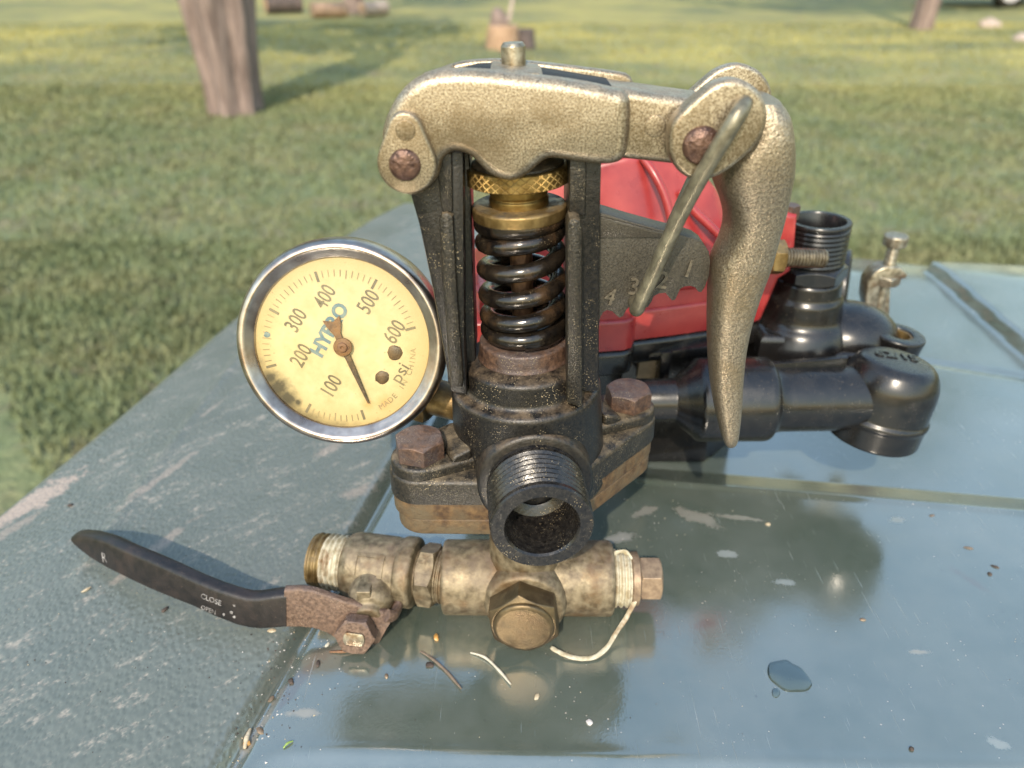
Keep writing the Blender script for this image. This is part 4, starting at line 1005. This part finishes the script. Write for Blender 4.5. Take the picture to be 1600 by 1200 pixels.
bm = bmesh.new(); revolve(bm, rnd([(0, .2), (3.1, .2), (3.0, .9), (1.6, 1.0), (1.5, 1.7), (.5, 1.8), (.4, 1.4), (0, 1.4)], .2), GF @ Matrix.Translation((hq.x, hq.y, 1.3)), 32); obj('needle_hub', bm, M['needle'], gau)
bm = bmesh.new(); revolve(bm, [(0, 2.3), (20, 2.1), (28.2, 1.2)], GF, 64); obj('gauge_glass', bm, M['glass'], gau)
bm = bmesh.new(); tube(bm, [Vector((-52, 246, 92)), Vector((-40, 240, 86)), Vector((-20, 234, 83)), Vector((0, 230, 83))], [7, 7, 6.6, 6.6], 24); obj('gauge_stem', bm, M['brassdirty'], REG)
bm = bmesh.new(); hexa(bm, frame((-36, 239, 84.6), (1, -.35, -.12)), 8.5, 8, both=True); obj('stem_nut', bm, M['brassdirty'], REG, sharp=25)

# --- tee fitting below
TC = Vector((5, 216, 15.3)); TX = frame(TC, (1, -.012, 0), (0, 0, 1))
bm = bmesh.new(); revolve(bm, rnd(solid([(13.2, -31.4), (14.2, -30.4), (14.3, -18), (14.2, 0), (14.3, 20), (14.3, 32.2), (13.4, 33.4)]), 1.0), TX, 64)
cd = Vector((-.06, -1, .03)).normalized(); CF = frame(TC + Vector((.6, 0, -.2)), cd, (1, 0, 0))
revolve(bm, rnd([(0, 0), (15.6, 0), (15.6, 13.2), (14.8, 15.6), (13.9, 16.4), (0, 16.6)], 1.2), CF, 64)
UF = frame(TC, (0, 0, 1)); revolve(bm, rnd(solid([(13.5, 0), (13.5, 26), (12.5, 28)]), 1), UF, 48)
tee = obj('tee_fitting', bm, M['tee'], REG)
bm = bmesh.new(); revolve(bm, [(0, 24), (11, 24), (11, 45), (0, 45)], UF, 32); obj('nipple', bm, M['rust'], REG)
bm = bmesh.new(); f = CF @ Matrix.Rotation(R(8), 4, 'Z'); hexa(bm, f, 11.9, 8.6, zoff=16.4); hexc = obj('hex_cap', bm, M['cap'], REG, sharp=25, bevel=.4)
bm = bmesh.new(); revolve(bm, rnd([(0, 24.8), (11.1, 24.8), (10.9, 25.9), (9.8, 26.5), (0, 26.7)], .5), f, 56); obj('cap_face', bm, M['cap'], hexc)
bm = bmesh.new(); revolve(bm, solid([(10.4, 33)] + threadprof(11.0, 33.2, 39.6, 1.6, .8) + [(10.2, 40)]), TX, 48, jitter=.05); obj('sealant_tape', bm, M['tape'], REG, sharp=25)
bm = bmesh.new(); revolve(bm, solid([(9.6, 40), (10.2, 40.6), (10.2, 43), (9, 43.6)]), TX, 40)
pl_ = obj('hex_plug', bm, M['plug'], REG); bm = bmesh.new(); hexa(bm, TX @ Matrix.Rotation(R(16), 4, 'Z'), 7.7, 8.6, both=True, zoff=43.2); obj('plug_head', bm, M['plug'], pl_, sharp=25, bevel=.3)
# loose tail of tape
tp = [PZ(a, b, z) for a, b, z in [(958, 868, 25.5), (968, 862, 27.5), (979, 864, 26.5), (988, 880, 24), (994, 905, 20), (993, 935, 14), (980, 962, 8), (962, 990, 4), (948, 1012, 2), (930, 1026, 1.2), (908, 1029, 1.0), (885, 1024, 1.4), (868, 1016, 2.0), (861, 1011, 3)]]
path = catmull(tp, 6, False); bm = bmesh.new(); tube(bm, [p + Vector((.25 * noise.noise(Vector((i * .31, 0, 0))), 0, .25 * noise.noise(Vector((0, i * .37, 0))))) for i, p in enumerate(path)], [.85 + .3 * noise.noise(Vector((i * .23, 4, 0))) for i in range(len(path))], 8, flat=.32); obj('tape_strand', bm, M['tape'], REG, sharp=70)
# --- ball valve on the left
VO = Vector((-26.0, 216.4, 15.3)); VD = Vector((-.983, .18, .0)).normalized(); VF = frame(VO, VD, (0, 0, 1))
bm = bmesh.new(); revolve(bm, solid([(10.2, -1)] + threadprof(10.4, -.5, 2.6, 1.4, .6) + [(9.6, 3)]), VF, 40)
hexa(bm, VF @ Matrix.Rotation(R(24), 4, 'Z'), 10.7, 7.2, both=True, zoff=2.4)
revolve(bm, rnd([(9, 9), (9.2, 10.5), (13.0, 10.9), (13.7, 12), (13.7, 15.6), (13.2, 17), (12.6, 17.4), (12.6, 19), (12.9, 20), (12.9, 36), (12.2, 38), (10.8, 39.4), (9, 39.4)], .6), VF, 56)
# embossed frame on the valve body
for (z0_, z1_, a0, a1) in ((21, 33, 24, 30), (21, 23, 30, 62), (31.5, 33.4, 30, 62)):
    for k in range(6):
        t0, t1 = R(a0 + (a1 - a0) * k / 6), R(a0 + (a1 - a0) * (k + 1) / 6); q = [bm.verts.new(VF @ Vector((rr_ * math.cos(-t), rr_ * math.sin(-t), z))) for rr_ in (12.6, 13.4) for t in (t0, t1) for z in (z0_, z1_)]
        for fc in ((0, 1, 3, 2), (4, 6, 7, 5), (0, 4, 5, 1), (2, 3, 7, 6), (0, 2, 6, 4), (1, 5, 7, 3)): bm.faces.new([q[i] for i in fc])
bv = obj('ball_valve', bm, M['tee'], REG, sharp=35)
bm = bmesh.new(); revolve(bm, solid([(9.8, 39)] + threadprof(11.0, 39.4, 47.4, 1.75, .9) + [(10.2, 47.6)]), VF, 48, jitter=.06); obj('sealant_tape', bm, M['tape'], bv, sharp=25)
bm = bmesh.new(); revolve(bm, [(0, 47)] + threadprof(10.7, 47.5, 52.4, 1.75, .7) + [(10.2, 53), (8.6, 53.4), (8.0, 52.6), (7.8, 42), (0, 41.6)], VF, 48); obj('thread', bm, M['brassdirty'], bv, sharp=25)
SO = VO + VD * 27; SD = Vector((-.03, -.97, -.20)).normalized(); SF = frame(SO, SD, (1, 0, 0))
bm = bmesh.new(); revolve(bm, rnd([(0, 0), (9.6, 0), (9.0, 15), (7.2, 18.4), (5.2, 19.2), (5.0, 22), (0, 22)], 1.4), SF, 40)
p = PY(570, 921, 205); box(bm, (-2.6, -3, -3.4), (2.6, 14, 1.6), Matrix.Translation(p)); obj('stem_housing', bm, M['tee'], bv, bevel=.4)
# --- handle plate, following bent stations
ST = [(111, 839, 847, 240.5, 2.4), (114, 836, 852, 239.5, 3.2), (122, 836, 860, 237, 3.5), (140, 838, 874, 233, 3.6), (167, 846, 890, 226, 3.6), (201, 862, 907, 219.5, 3.6), (235, 876, 923, 214, 3.6), (269, 891, 937, 209.5, 3.6), (302, 906, 950, 205.5, 3.5), (336, 920, 966, 202, 3.5), (370, 931, 979, 199.5, 3.5), (387, 935, 983, 198.6, 3.5), (404, 935, 985, 198, 3.5), (424, 932, 984, 198, 3.5), (447, 929, 982, 198, 3.5)]
def strip(stations, m_thick):
    bm = bmesh.new(); rings = []
    for i, (px, t, b, y, th) in enumerate(stations):
        a, c = PY(px, t, y + 3.2), PY(px, b, y); n0, n1 = stations[max(0, i - 1)], stations[min(len(stations) - 1, i + 1)]
        d = PY(n1[0], n1[1], n1[3]) - PY(n0[0], n0[1], n0[3]); nrm = Vector((-d.y, d.x, 0)).normalized()
        if nrm.y < 0: nrm = -nrm
        th *= m_thick; up = (a - c); h = up.length; up.normalize(); rr_ = min(th * .3, h * .3); ring = []
        cor = [(rr_, rr_, PI, 1.5 * PI), (h - rr_, rr_, .5 * PI, PI), (h - rr_, th - rr_, 0, .5 * PI), (rr_, th - rr_, -.5 * PI, 0)]
        for (ch, cw, a0, a1) in ((rr_, rr_, 1.5 * PI, PI), (h - rr_, rr_, PI, PI / 2), (h - rr_, th - rr_, PI / 2, 0), (rr_, th - rr_, 0, -PI / 2)):
            for k in range(4):
                tt = a0 + (a1 - a0) * k / 3; ring.append(bm.verts.new(c + up * (ch + rr_ * math.sin(tt)) + nrm * (cw + rr_ * math.cos(tt))))
        rings.append(ring)
    for a, b in zip(rings, rings[1:]):
        for k in range(16):
            j = (k + 1) % 16; bm.faces.new((a[k], a[j], b[j], b[k]))
    bm.faces.new(rings[0]); bm.faces.new(rings[-1]); return bm
grip_o = None
RS = [(444, 922, 981, 198.5, 3.0), (470, 921, 981, 198.4, 3.0), (490, 924, 983, 198.2, 3.0), (510, 931, 990, 198, 3.0), (530, 938, 1002, 197.6, 3.0), (552, 944, 1010, 197.2, 3.0), (575, 950, 1012, 197, 3.0), (592, 954, 1006, 197, 3.0), (604, 956, 985, 197.5, 3.0), (612, 957, 972, 198.6, 3.0)]
hand = obj('valve_handle', strip(RS, 1.0), M['rusthandle'], REG, bevel=0)
bm = strip(ST, 1.5); obj('handle_grip', bm, M['grip'], hand, sharp=60)
# bent tab at the end
bm = bmesh.new(); tpth = [PY(604, 962, 198.5), PY(613, 962, 200), PY(619, 954, 203.5), PY(622, 942, 207), PY(623, 931, 210)]
tube(bm, catmull(tpth, 4, False), [2.6] * 17, 10, flat=.75); obj('stop_tab', bm, M['rusthandle'], hand)
ND = Vector((-.03, -.93, .26)).normalized(); bm = bmesh.new(); hexa(bm, frame(PY(559, 984, 197.4), ND, (1, 0, 0)) @ Matrix.Rotation(R(24), 4, 'Z'), 6.6, 5.6); hn = obj('handle_nut', bm, M['rusthandle'], REG, sharp=25, bevel=.3)
q = PY(559, 984, 197.4) + ND * 5.4; bm = bmesh.new(); ff = frame(q, ND, (1, 0, 0)) @ Matrix.Rotation(R(-8), 4, 'Z')
slab(bm, [(3.9 * max(-1, min(1, 1.0 * math.cos(t))), max(-2.55, min(2.55, 3.9 * math.sin(t)))) for t in [2 * PI * k / 36 for k in range(36)]], -1.2, 1, .25, 2, ff @ XY); obj('stem_end', bm, M['steel'], hn)
# worn lettering on the grip
def on_grip(px, py, off=.12):
    for a, b in zip(ST, ST[1:]):
        if a[0] <= px <= b[0]:
            u = (px - a[0]) / (b[0] - a[0]); t_, b_, y_ = (a[k] + (b[k] - a[k]) * u for k in (1, 2, 3))
            d = (PY(b[0], b[2], b[3]) - PY(a[0], a[2], a[3])).normalized(); up = PY(px, t_, y_ + 3.2) - PY(px, b_, y_); n_ = d.cross(up).normalized()
            if n_.y > 0: n_ = -n_
            p = PY(px, py, y_ + 3.2 * (b_ - py) / (b_ - t_)); return frame(p + n_ * off, n_, d)
for s, px, py, sz, an in (('R', 163, 872, 5.8, 16), ('CLOSE', 330, 937, 3.1, 4), ('OPEN', 326, 953, 2.6, 4)):
    obj('lettering', text_bm(s, sz, on_grip(px, py, .05) @ Matrix.Rotation(R(an), 4, 'Z'), .1), M['whiteprint'], hand)
bm = bmesh.new()
for px, py, r_ in ((366, 946, .5), (362, 957, .7), (350, 960, .5), (366, 964, .5)): revolve(bm, [(0, .06), (r_, .05), (r_, -.1)], on_grip(px, py, .02), 8, jitter=.25)
obj('worn_arrow', bm, M['whiteprint'], hand)

# ================================================================== THE PUMP BEHIND
PO = (60, 340, 0)
PUMP = empty('diaphragm_pump', PO, 'red and black diaphragm pump lying behind the regulator', 'pump')
# red cover: skirt following its lower edge, then a faceted dome
zb = 74
front = [PZ(*p, zb) for p in [(742, 552), (935, 550), (975, 547), (986, 543), (991, 531), (1050, 524), (1110, 515), (1150, 508), (1186, 501)]]
skirt = [(p.x, p.y) for p in front] + [(118, 350), (110, 395), (60, 405), (-5, 395), (-22, 350), (-20, 305)]
def inset(poly, f, c=(50, 350)): return [(c[0] + (x - c[0]) * f, c[1] + (y - c[1]) * f) for x, y in poly]
bm = bmesh.new(); plate(bm, skirt, 88, 74, 1.5, 3); plate(bm, inset(skirt, .965), 100, 86, 3.5, 4); obj('red_skirt', bm, M['red'], PUMP, sharp=45)
def facet(bm, low, high, zl, zh):
    a = [bm.verts.new((x, y, z)) for (x, y), z in zip(low, zl)]; b = [bm.verts.new((x, y, z)) for (x, y), z in zip(high, zh)]; n = len(low)
    for i in range(n):
        j = (i + 1) % n; bm.faces.new((a[i], a[j], b[j], b[i]))
    bm.faces.new(a[::-1]); bm.faces.new(b)
bm = bmesh.new()
low = [(-14, 304), (20, 300), (56, 303), (80, 309), (101, 318), (114, 330), (108, 380), (50, 395), (-10, 385), (-20, 340)]
high = [(2, 322), (24, 318), (46, 320), (62, 326), (84, 332), (92, 342), (88, 366), (50, 372), (8, 366), (-2, 345)]
facet(bm, low, high, [94] * 10, [141, 147, 151, 150, 141, 132, 130, 140, 140, 138])
obj('red_cover', bm, M['red'], PUMP, bevel=4.0, bseg=4, sharp=60)
bm = bmesh.new()
for line_, r_ in (([(1004, 246, 320), (1022, 272, 315), (1038, 305, 311), (1048, 340, 307.5), (1053, 372, 304.5)], 1.5), ([(1062, 300, 322), (1085, 330, 318), (1108, 352, 316), (1135, 378, 314)], 1.6)):
    tube(bm, catmull([PY(p[0], p[1], p[2] + 1.0) for p in line_], 5, False), r_ * 1.2, 10)
obj('cover_ridge', bm, M['red'], PUMP, sharp=80)
# ear of the cover, with its bolt
bm = bmesh.new(); slab(bm, pyp([(1180, 372), (1205, 345), (1228, 333), (1247, 337), (1243, 385), (1236, 425), (1217, 437), (1203, 470), (1190, 500), (1165, 512), (1160, 420)], 316), 316, 330, 2.0, 3, both=True); obj('cover_ear', bm, M['red'], PUMP)
p = PY(1234, 330, 322); bm = bmesh.new(); hexa(bm, frame(p + Vector((0, 0, -3)), (0, 0, 1)), 3.6, 6); obj('cover_bolt', bm, M['bolt'], PUMP, sharp=25)
# black flange under the cover
low2 = [PZ(*p, 66) for p in [(742, 600), (935, 604), (980, 602), (985, 560), (1050, 548), (1110, 540), (1150, 532), (1190, 520)]]
fl = [(p.x, p.y) for p in front]; fl = [(x, y - 1.5) for x, y in fl] + [(124, 350), (114, 400), (60, 410), (-10, 400), (-27, 350), (-24, 303)]
bm = bmesh.new(); plate(bm, fl, 73.4, 62, 2.0, 3, both=True); obj('black_flange', bm, M['rubber'], PUMP)
bm = bmesh.new(); plate(bm, [(-10, 299), (38, 297), (50, 300), (52, 316), (-10, 316)], 63, 44, 2, 3, both=True); obj('flange_boss', bm, M['rubber'], PUMP)
bm = bmesh.new(); plate(bm, [(-10, 322), (100, 322), (118, 340), (112, 400), (-15, 400)], 64, -8.5, 3, 3, both=True); obj('pump_base', bm, M['rubber'], PUMP)
# ribs and dusty web below the flange
bm = bmesh.new(); slab(bm, pyp([(1000, 560), (1037, 558), (1030, 625), (1020, 625), (995, 590)], 312), 312, 316, .5, 2); obj('dusty_web', bm, M['tan'], PUMP)
bm = bmesh.new(); slab(bm, pyp([(1033, 552), (1052, 550), (1046, 590), (1036, 622), (1024, 624), (1030, 600)], 302), 302, 316, 1, 2, both=True); slab(bm, pyp([(985, 556), (1120, 540), (1120, 556), (985, 568)], 303), 303, 318, 1, 2, both=True); obj('web_rib', bm, M['rubber'], PUMP)
# manifold pipe and elbow
MX = frame(PY(1020, 625, 287), (1, .0, .012), (0, 0, 1)); x0 = PY(1020, 625, 287).x
def mx(px): return PY(px, 625, 287).x - x0
bm = bmesh.new()
revolve(bm, rnd(solid([(9.6, -8), (9.6, mx(1052)), (10, mx(1054)), (16.4, mx(1080)), (18.6, mx(1088)), (18.8, mx(1190)), (18.2, mx(1198)), (15.6, mx(1202)), (14.6, mx(1215)), (14.4, mx(1390))]), 1.5), MX, 56)
man = obj('manifold_pipe', bm, M['rubber'], PUMP)
bm = bmesh.new(); p0, p1 = PY(1200, 572, 290), PY(1320, 560, 292)
slab(bm, [(p0.x, p0.z - 8), (p0.x, p0.z + 1.5), (p1.x, p1.z + 2), (p1.x, p1.z - 10)], 288.6, 292, .8, 2, both=True); obj('pipe_fin', bm, M['rubber'], man)
EX = PY(1388, 600, 290).x - 1; EF = frame((EX - 6.5, 287, 0), (.125, .03, 1), (1, 0, 0))
bm = bmesh.new()
revolve(bm, rnd([(0, 34), (14, 34), (19.6, 34), (20.6, 35.2), (20.6, 44), (21.3, 45.2), (21.3, 46.8), (20.2, 48), (20.2, 58), (19.4, 64), (16.6, 69.6), (13.6, 71.6), (0, 71.9)], 2.2), EF, 56)
elb = obj('elbow_fitting', bm, M['rubber'], PUMP)
obj('lettering', text_bm('62/15', 8.4, EF @ Matrix.Translation((0, 3.2, 71.9)) @ Matrix.Rotation(R(-6), 4, 'Z'), .5, bold=.12), M['rubber'], elb)
# chamber with the threaded port
PX = frame((PY(1288, 345, 330).x, 330, 0), (-.02, 0, 1), (1, 0, 0))
bm = bmesh.new(); revolve(bm, rnd([(0, 38), (24, 40), (25, 52), (24.6, 64), (21.5, 71), (18.4, 74), (17.6, 78), (17.2, 84), (15.6, 86), (15.2, 92), (14.2, 93.4), (0, 93.4)], 2.5), PX, 56); plate(bm, [(PY(1186, 520, 316).x, 312), (PY(1290, 520, 316).x, 310), (PY(1300, 520, 340).x, 350), (PY(1186, 520, 316).x, 350)], 71, 45, 4, 4, both=True); cham = obj('valve_chamber', bm, M['rubber'], PUMP)
bm = bmesh.new(); bmesh.ops.create_uvsphere(bm, u_segments=36, v_segments=20, radius=1)
c_ = PY(1335, 520, 326)
for v in bm.verts: v.co = Vector((v.co.x * 24, v.co.y * 21, v.co.z * 16)) + c_ + Vector((-2, 4, -3))
obj('chamber_lobe', bm, M['rubber'], cham)
bm = bmesh.new(); hexa(bm, PX @ Matrix.Rotation(R(20), 4, 'Z'), 14.6, 7.4, both=True, zoff=92.8); obj('port_hex', bm, M['rubber'], PUMP, sharp=25, bevel=.5)
bm = bmesh.new(); revolve(bm, [(0, 98), (14, 98), (14, 100.5)] + threadprof(14.2, 100.5, 117.6, 1.9, .7) + [(14, 118.2), (14.2, 119.6), (13.7, 120.2), (11.8, 120.2), (11.4, 119.6), (11.2, 104), (0, 103.6)], PX, 64); obj('threaded_port', bm, M['rubber'], PUMP, sharp=50)
# side screw with nut
p0, p1 = PY(1196, 401, 300), PY(1290, 404, 300); d = (p1 - p0).normalized(); bm = bmesh.new()
Ls = (p1 - p0).length; revolve(bm, solid([(3.6, 0)] + threadprof(4.1, 6, Ls - .6, 1.25, .55) + [(3.3, Ls)]), frame(p0, d, (0, 0, 1)), 28); scr = obj('side_screw', bm, M['stud'], PUMP, sharp=20)
bm = bmesh.new(); hexa(bm, frame(p0 + d * 1.5, d, (0, -.5, .9)), 6.6, 5.8, both=True); obj('lock_nut', bm, M['brassdirty'], scr, sharp=25, bevel=.2)
# threaded boss with brass insert
c_ = PY(1395, 519, 318); f = frame(c_ + Vector((0, 0, -26)), (.1, -.02, 1), (1, 0, 0))
bm = bmesh.new(); revolve(bm, rnd([(0, 0), (11, 0), (11.6, 20), (12.2, 25), (11.8, 26), (6.6, 26), (6.3, 25.5), (6.2, 22), (0, 22)], .5), f, 48); bs = obj('insert_boss', bm, M['rubber'], PUMP)
bm = bmesh.new(); revolve(bm, [(6.25, 25.4), (5.4, 25.2), (5.2, 21), (0, 21)], f, 32); obj('brass_insert', bm, M['brassdirty'], bs)
bm = bmesh.new(); plate(bm, [(c_.x - 40, 306), (c_.x - 6, 308), (c_.x + 8, 314), (c_.x + 8, 326), (c_.x - 6, 334), (c_.x - 40, 340)], c_.z - 6, c_.z - 26, 3, 3, both=True); obj('boss_arm', bm, M['rubber'], PUMP)
# clamp behind: round disc, upright bolt and nut
f = frame(PY(1322, 455, 372), (1, -.45, .1), (0, 0, 1)); bm = bmesh.new(); revolve(bm, rnd([(0, -14), (19, -14), (21.5, -12), (22, 0), (19.6, 1), (18.6, -1.5), (0, -2)], .8), f, 48); cl = obj('clamp_disc', bm, M['rubber'], PUMP)
bm = bmesh.new(); revolve(bm, [(18, -1.6), (0, -1.9)], f, 40); obj('disc_face', bm, M['tan'], cl)
q = PY(1397, 372, 380); f = frame(Vector((q.x + 1, 380, 0)), (.0, 0, 1), (1, 0, 0))
bm = bmesh.new(); revolve(bm, solid([(3.2, 52), (3.2, 70)] + threadprof(3.3, 70, 90, 1.3, .35) + [(3.0, 91)]), f, 24); cb_ = obj('clamp_bolt', bm, M['steel'], PUMP, sharp=50)
bm = bmesh.new(); revolve(bm, rnd(solid([(5.0, 90), (6.0, 90.6), (6.2, 95.4), (5.0, 96.4)]), .5), f, 24); obj('bolt_head', bm, M['steel'], cb_)
bm = bmesh.new(); hexa(bm, f, 6.6, 5.2, both=True, zoff=69.0); obj('clamp_nut', bm, M['steel'], cb_, sharp=25, bevel=.3)
bm = bmesh.new(); slab(bm, pyp([(1352, 468), (1356, 440), (1368, 424), (1385, 416), (1408, 418), (1418, 430), (1415, 436), (1390, 436), (1376, 446), (1370, 480), (1356, 486)], 376), 375.5, 386, 1, 3, both=True); slab(bm, pyp([(1368, 440), (1392, 436), (1390, 500), (1374, 500)], 378), 378, 386, .8, 2, both=True); obj('clamp_strap', bm, M['steel'], PUMP)

# ================================================================== SMALL THINGS ON THE LID
def lz(x, y): return float(lid_z(np.array([[x]]), np.array([[y]]))[0][0, 0])
def onlid(px, py): 
    p = PZ(px, py, 0)
    for _ in range(3): p = PZ(px, py, lz(p.x, p.y))
    return p
def strand(name, pxs, r, m, label, cat, lift=.5):
    pts = [onlid(*p) + Vector((0, 0, r * .9 + lift * (i % 2))) for i, p in enumerate(pxs)]; path = catmull(pts, 5, False); n = len(path)
    bm = bmesh.new(); tube(bm, path, [r * (.45 + .6 * math.sin(PI * (i + .6) / n)) * (1 + .3 * noise.noise(Vector((i * .5, r, 0)))) for i in range(n)], 7)
    tag(obj(name, bm, m, None, origin=onlid(*pxs[0]), sharp=70), label, cat)
strand('twig', [(657, 1019), (678, 1034), (700, 1053), (721, 1079)], .55, M['twig'], 'thin brown twig lying left of the straw stem', 'twig')
strand('straw', [(735, 1021), (758, 1030), (780, 1049), (798, 1072)], .5, M['straw'], 'pale curved straw stem below the hexagonal cap', 'straw')
strand('twig', [(515, 1020), (535, 1021), (560, 1019)], .55, M['rustrod'], 'short reddish twig just below the valve handle nut', 'twig')
strand('straw', [(383, 1172), (386, 1158), (392, 1141)], .8, M['huskm'], 'tan straw sliver lying in the groove at lower left', 'straw')
strand('grass_clipping', [(443, 1170), (450, 1164), (458, 1159)], .4, M['leafgreen'], 'fresh green grass clipping near the groove', 'grass clipping')
def crumb(name, px, py, sx, sy, sz, rot, m, label, cat, seed, group=None):
    p = onlid(px, py); bm = bmesh.new(); bmesh.ops.create_icosphere(bm, subdivisions=2, radius=1); rm = Matrix.Rotation(R(rot), 3, 'Z')
    for v in bm.verts:
        k = 1 + .35 * noise.noise(v.co * 1.5 + Vector((seed * 3.1, 0, 0))); v.co = rm @ Vector((v.co.x * sx * k, v.co.y * sy * k, v.co.z * sz * k)) + p + Vector((0, 0, sz * .7))
    tag(obj(name, bm, m, None, origin=p), label, cat, group)
for i, a in enumerate([
    ('seed', 682, 998, 1.0, 1.6, .9, 10, M['seed'], 'round amber seed on the dark lid left of the cap', 'seed'),
    ('paint_chip', 921, 1129, 1.2, 1.2, .35, 30, M['chip'], 'small white chip alone below the hexagonal cap', 'chip'),
    ('husk', 839, 1089, .8, 1.5, .4, -20, M['huskm'], 'tiny pale husk right of the straw tip', 'husk'),
    ('bark_fragment', 258, 953, 1.7, .8, .5, 60, M['crumb'], 'dark pointed fragment below the black grip', 'fragment'),
    ('bark_fragment', 135, 922, 2.0, .6, .4, 50, M['huskm'], 'brown sliver left of the grip in the pale dust', 'fragment'),
    ('bark_fragment', 110, 790, 1.3, 1.0, .5, 0, M['crumb'], 'dark speck on the dusty lid above the grip tip', 'fragment'),
    ('dirt_crumb', 497, 1038, .8, 1.7, .6, 10, M['crumb'], 'dark upright crumb below the rusty handle', 'crumb'),
    ('dirt_crumb', 455, 1066, 1.0, 1.3, .8, 20, M['crumb'], 'dark crumb beside the groove, below the handle', 'crumb'),
    ('seed', 386, 1163, 1.2, 1.0, .8, 0, M['seed'], 'orange seed against the tan straw sliver', 'seed'),
    ('husk', 407, 1143, 1.8, .9, .5, -40, M['plug'], 'pinkish husk above the orange seed by the groove', 'husk'),
    ('husk', 424, 1093, 1.4, .8, .5, 60, M['plug'], 'small orange husk halfway along the groove', 'husk'),
    ('husk', 512, 1008, .6, 1.4, .5, -30, M['straw'], 'pale seed husk beside the dark dirt, below the rusty plate', 'husk'),
    ('paint_chip', 425, 986, 1.6, 1.0, .4, 0, M['huskm'], 'pale chip under the end of the grip', 'chip'),
    ('husk', 604, 1057, .7, 1.0, .4, 20, M['plug'], 'small pink grain left of the twig', 'husk'),
    ('dirt_crumb', 671, 1040, 1.5, 1.2, .6, 0, M['crumb'], 'dark crumb touching the brown twig', 'crumb'),
    ('bark_fragment', 1513, 857, 1.9, .7, .5, -15, M['twig'], 'brown sliver on the blue reflecting part at right', 'fragment'),
    ('bark_fragment', 1554, 886, 1.6, .7, .5, -35, M['crumb'], 'dark flake near the right picture edge', 'fragment'),
    ('bark_fragment', 1456, 806, 1.6, .6, .4, 10, M['twig'], 'small brown sliver just in front of the ridge', 'fragment'),
    ('dirt_crumb', 1546, 898, .9, 1.0, .6, 0, M['crumb'], 'round dark crumb below the dark flake at right', 'crumb'),
    ('dirt_crumb', 1424, 1171, .8, .8, .5, 0, M['crumb'], 'dark crumb alone near the bottom right scratches', 'crumb'),
    ('husk', 1200, 820, 1.1, .9, .5, 0, M['huskm'], 'tan grain behind the pale water mark', 'husk'),
    ('husk', 1348, 969, 1.2, .7, .4, 0, M['plug'], 'reddish flake above the water drop', 'husk')]):
    crumb(*a, i)
# loose grit that nobody could count
bm = bmesh.new(); rng = random.Random(11)
def grit(n, cx, cy, sx, sy, r0, r1, rot=0):
    for _ in range(n):
        gx, gy = rng.gauss(0, sx), rng.gauss(0, sy); px = cx + gx * math.cos(rot) - gy * math.sin(rot); py = cy + gx * math.sin(rot) + gy * math.cos(rot)
        if not (5 < px < 1595 and 330 < py < 1195): continue
        p = onlid(px, py); r_ = rng.uniform(r0, r1); mi = rng.choice([0, 0, 1, 2])
        vs = [bm.verts.new(p + Vector((r_ * rng.uniform(.6, 1.2) * math.cos(k * 2.1 + rng.random()), r_ * rng.uniform(.6, 1.2) * math.sin(k * 2.1 + rng.random()), 0))) for k in range(3)] + [bm.verts.new(p + Vector((0, 0, r_ * .9)))]
        for fc in ((0, 1, 3), (1, 2, 3), (2, 0, 3)):
            f_ = bm.faces.new([vs[q] for q in fc]); f_.material_index = mi
grit(170, 445, 1060, 85, 26, .15, .55, math.atan2(-460, 260)); grit(120, 500, 1030, 60, 45, .15, .5); grit(110, 720, 1020, 150, 60, .1, .32); grit(90, 1530, 930, 70, 22, .12, .42, 1.1); grit(140, 1150, 950, 260, 130, .08, .28); grit(80, 1000, 800, 60, 30, .12, .35); grit(100, 200, 960, 130, 100, .1, .4)
g = obj('grit', bm, [M['crumb'], M['huskm'], M['chip']], None, smooth=False)
tag(g, 'fine dirt, seeds and sand grains scattered over the lid', 'grit', kind='stuff')
# water drops
def drop(pxs, h, label):
    pts = [onlid(*p) for p in catmull(pxs, 5)]; pts = [onlid(p.x, p.y) for p in catmull(pxs, 5)]; c_ = sum(pts, Vector()) / len(pts); bm = bmesh.new(); rings = []
    for k, (f, z) in enumerate(((1, .0), (.97, .45), (.88, .8), (.7, .95), (.4, 1.0))):
        rings.append([bm.verts.new(c_ + (p - c_) * f + Vector((0, 0, .04 + z * h))) for p in pts])
    for a, b in zip(rings, rings[1:]):
        for i in range(len(pts)):
            j = (i + 1) % len(pts); bm.faces.new((a[i], a[j], b[j], b[i]))
    bm.faces.new(rings[-1]); tag(obj('water_drop', bm, M['water'], None, origin=c_, sharp=80), label, 'water drop')
drop([(1199, 1048), (1203, 1036), (1215, 1033), (1228, 1031), (1240, 1038), (1252, 1044), (1262, 1056), (1269, 1068), (1262, 1079), (1245, 1081), (1228, 1080), (1215, 1072), (1203, 1061)], .55, 'large flat water drop on the smooth lid, lower right')
drop([(1206, 1081), (1209, 1076), (1216, 1077), (1219, 1084), (1214, 1090), (1208, 1088)], .35, 'tiny water drop beside the large one')
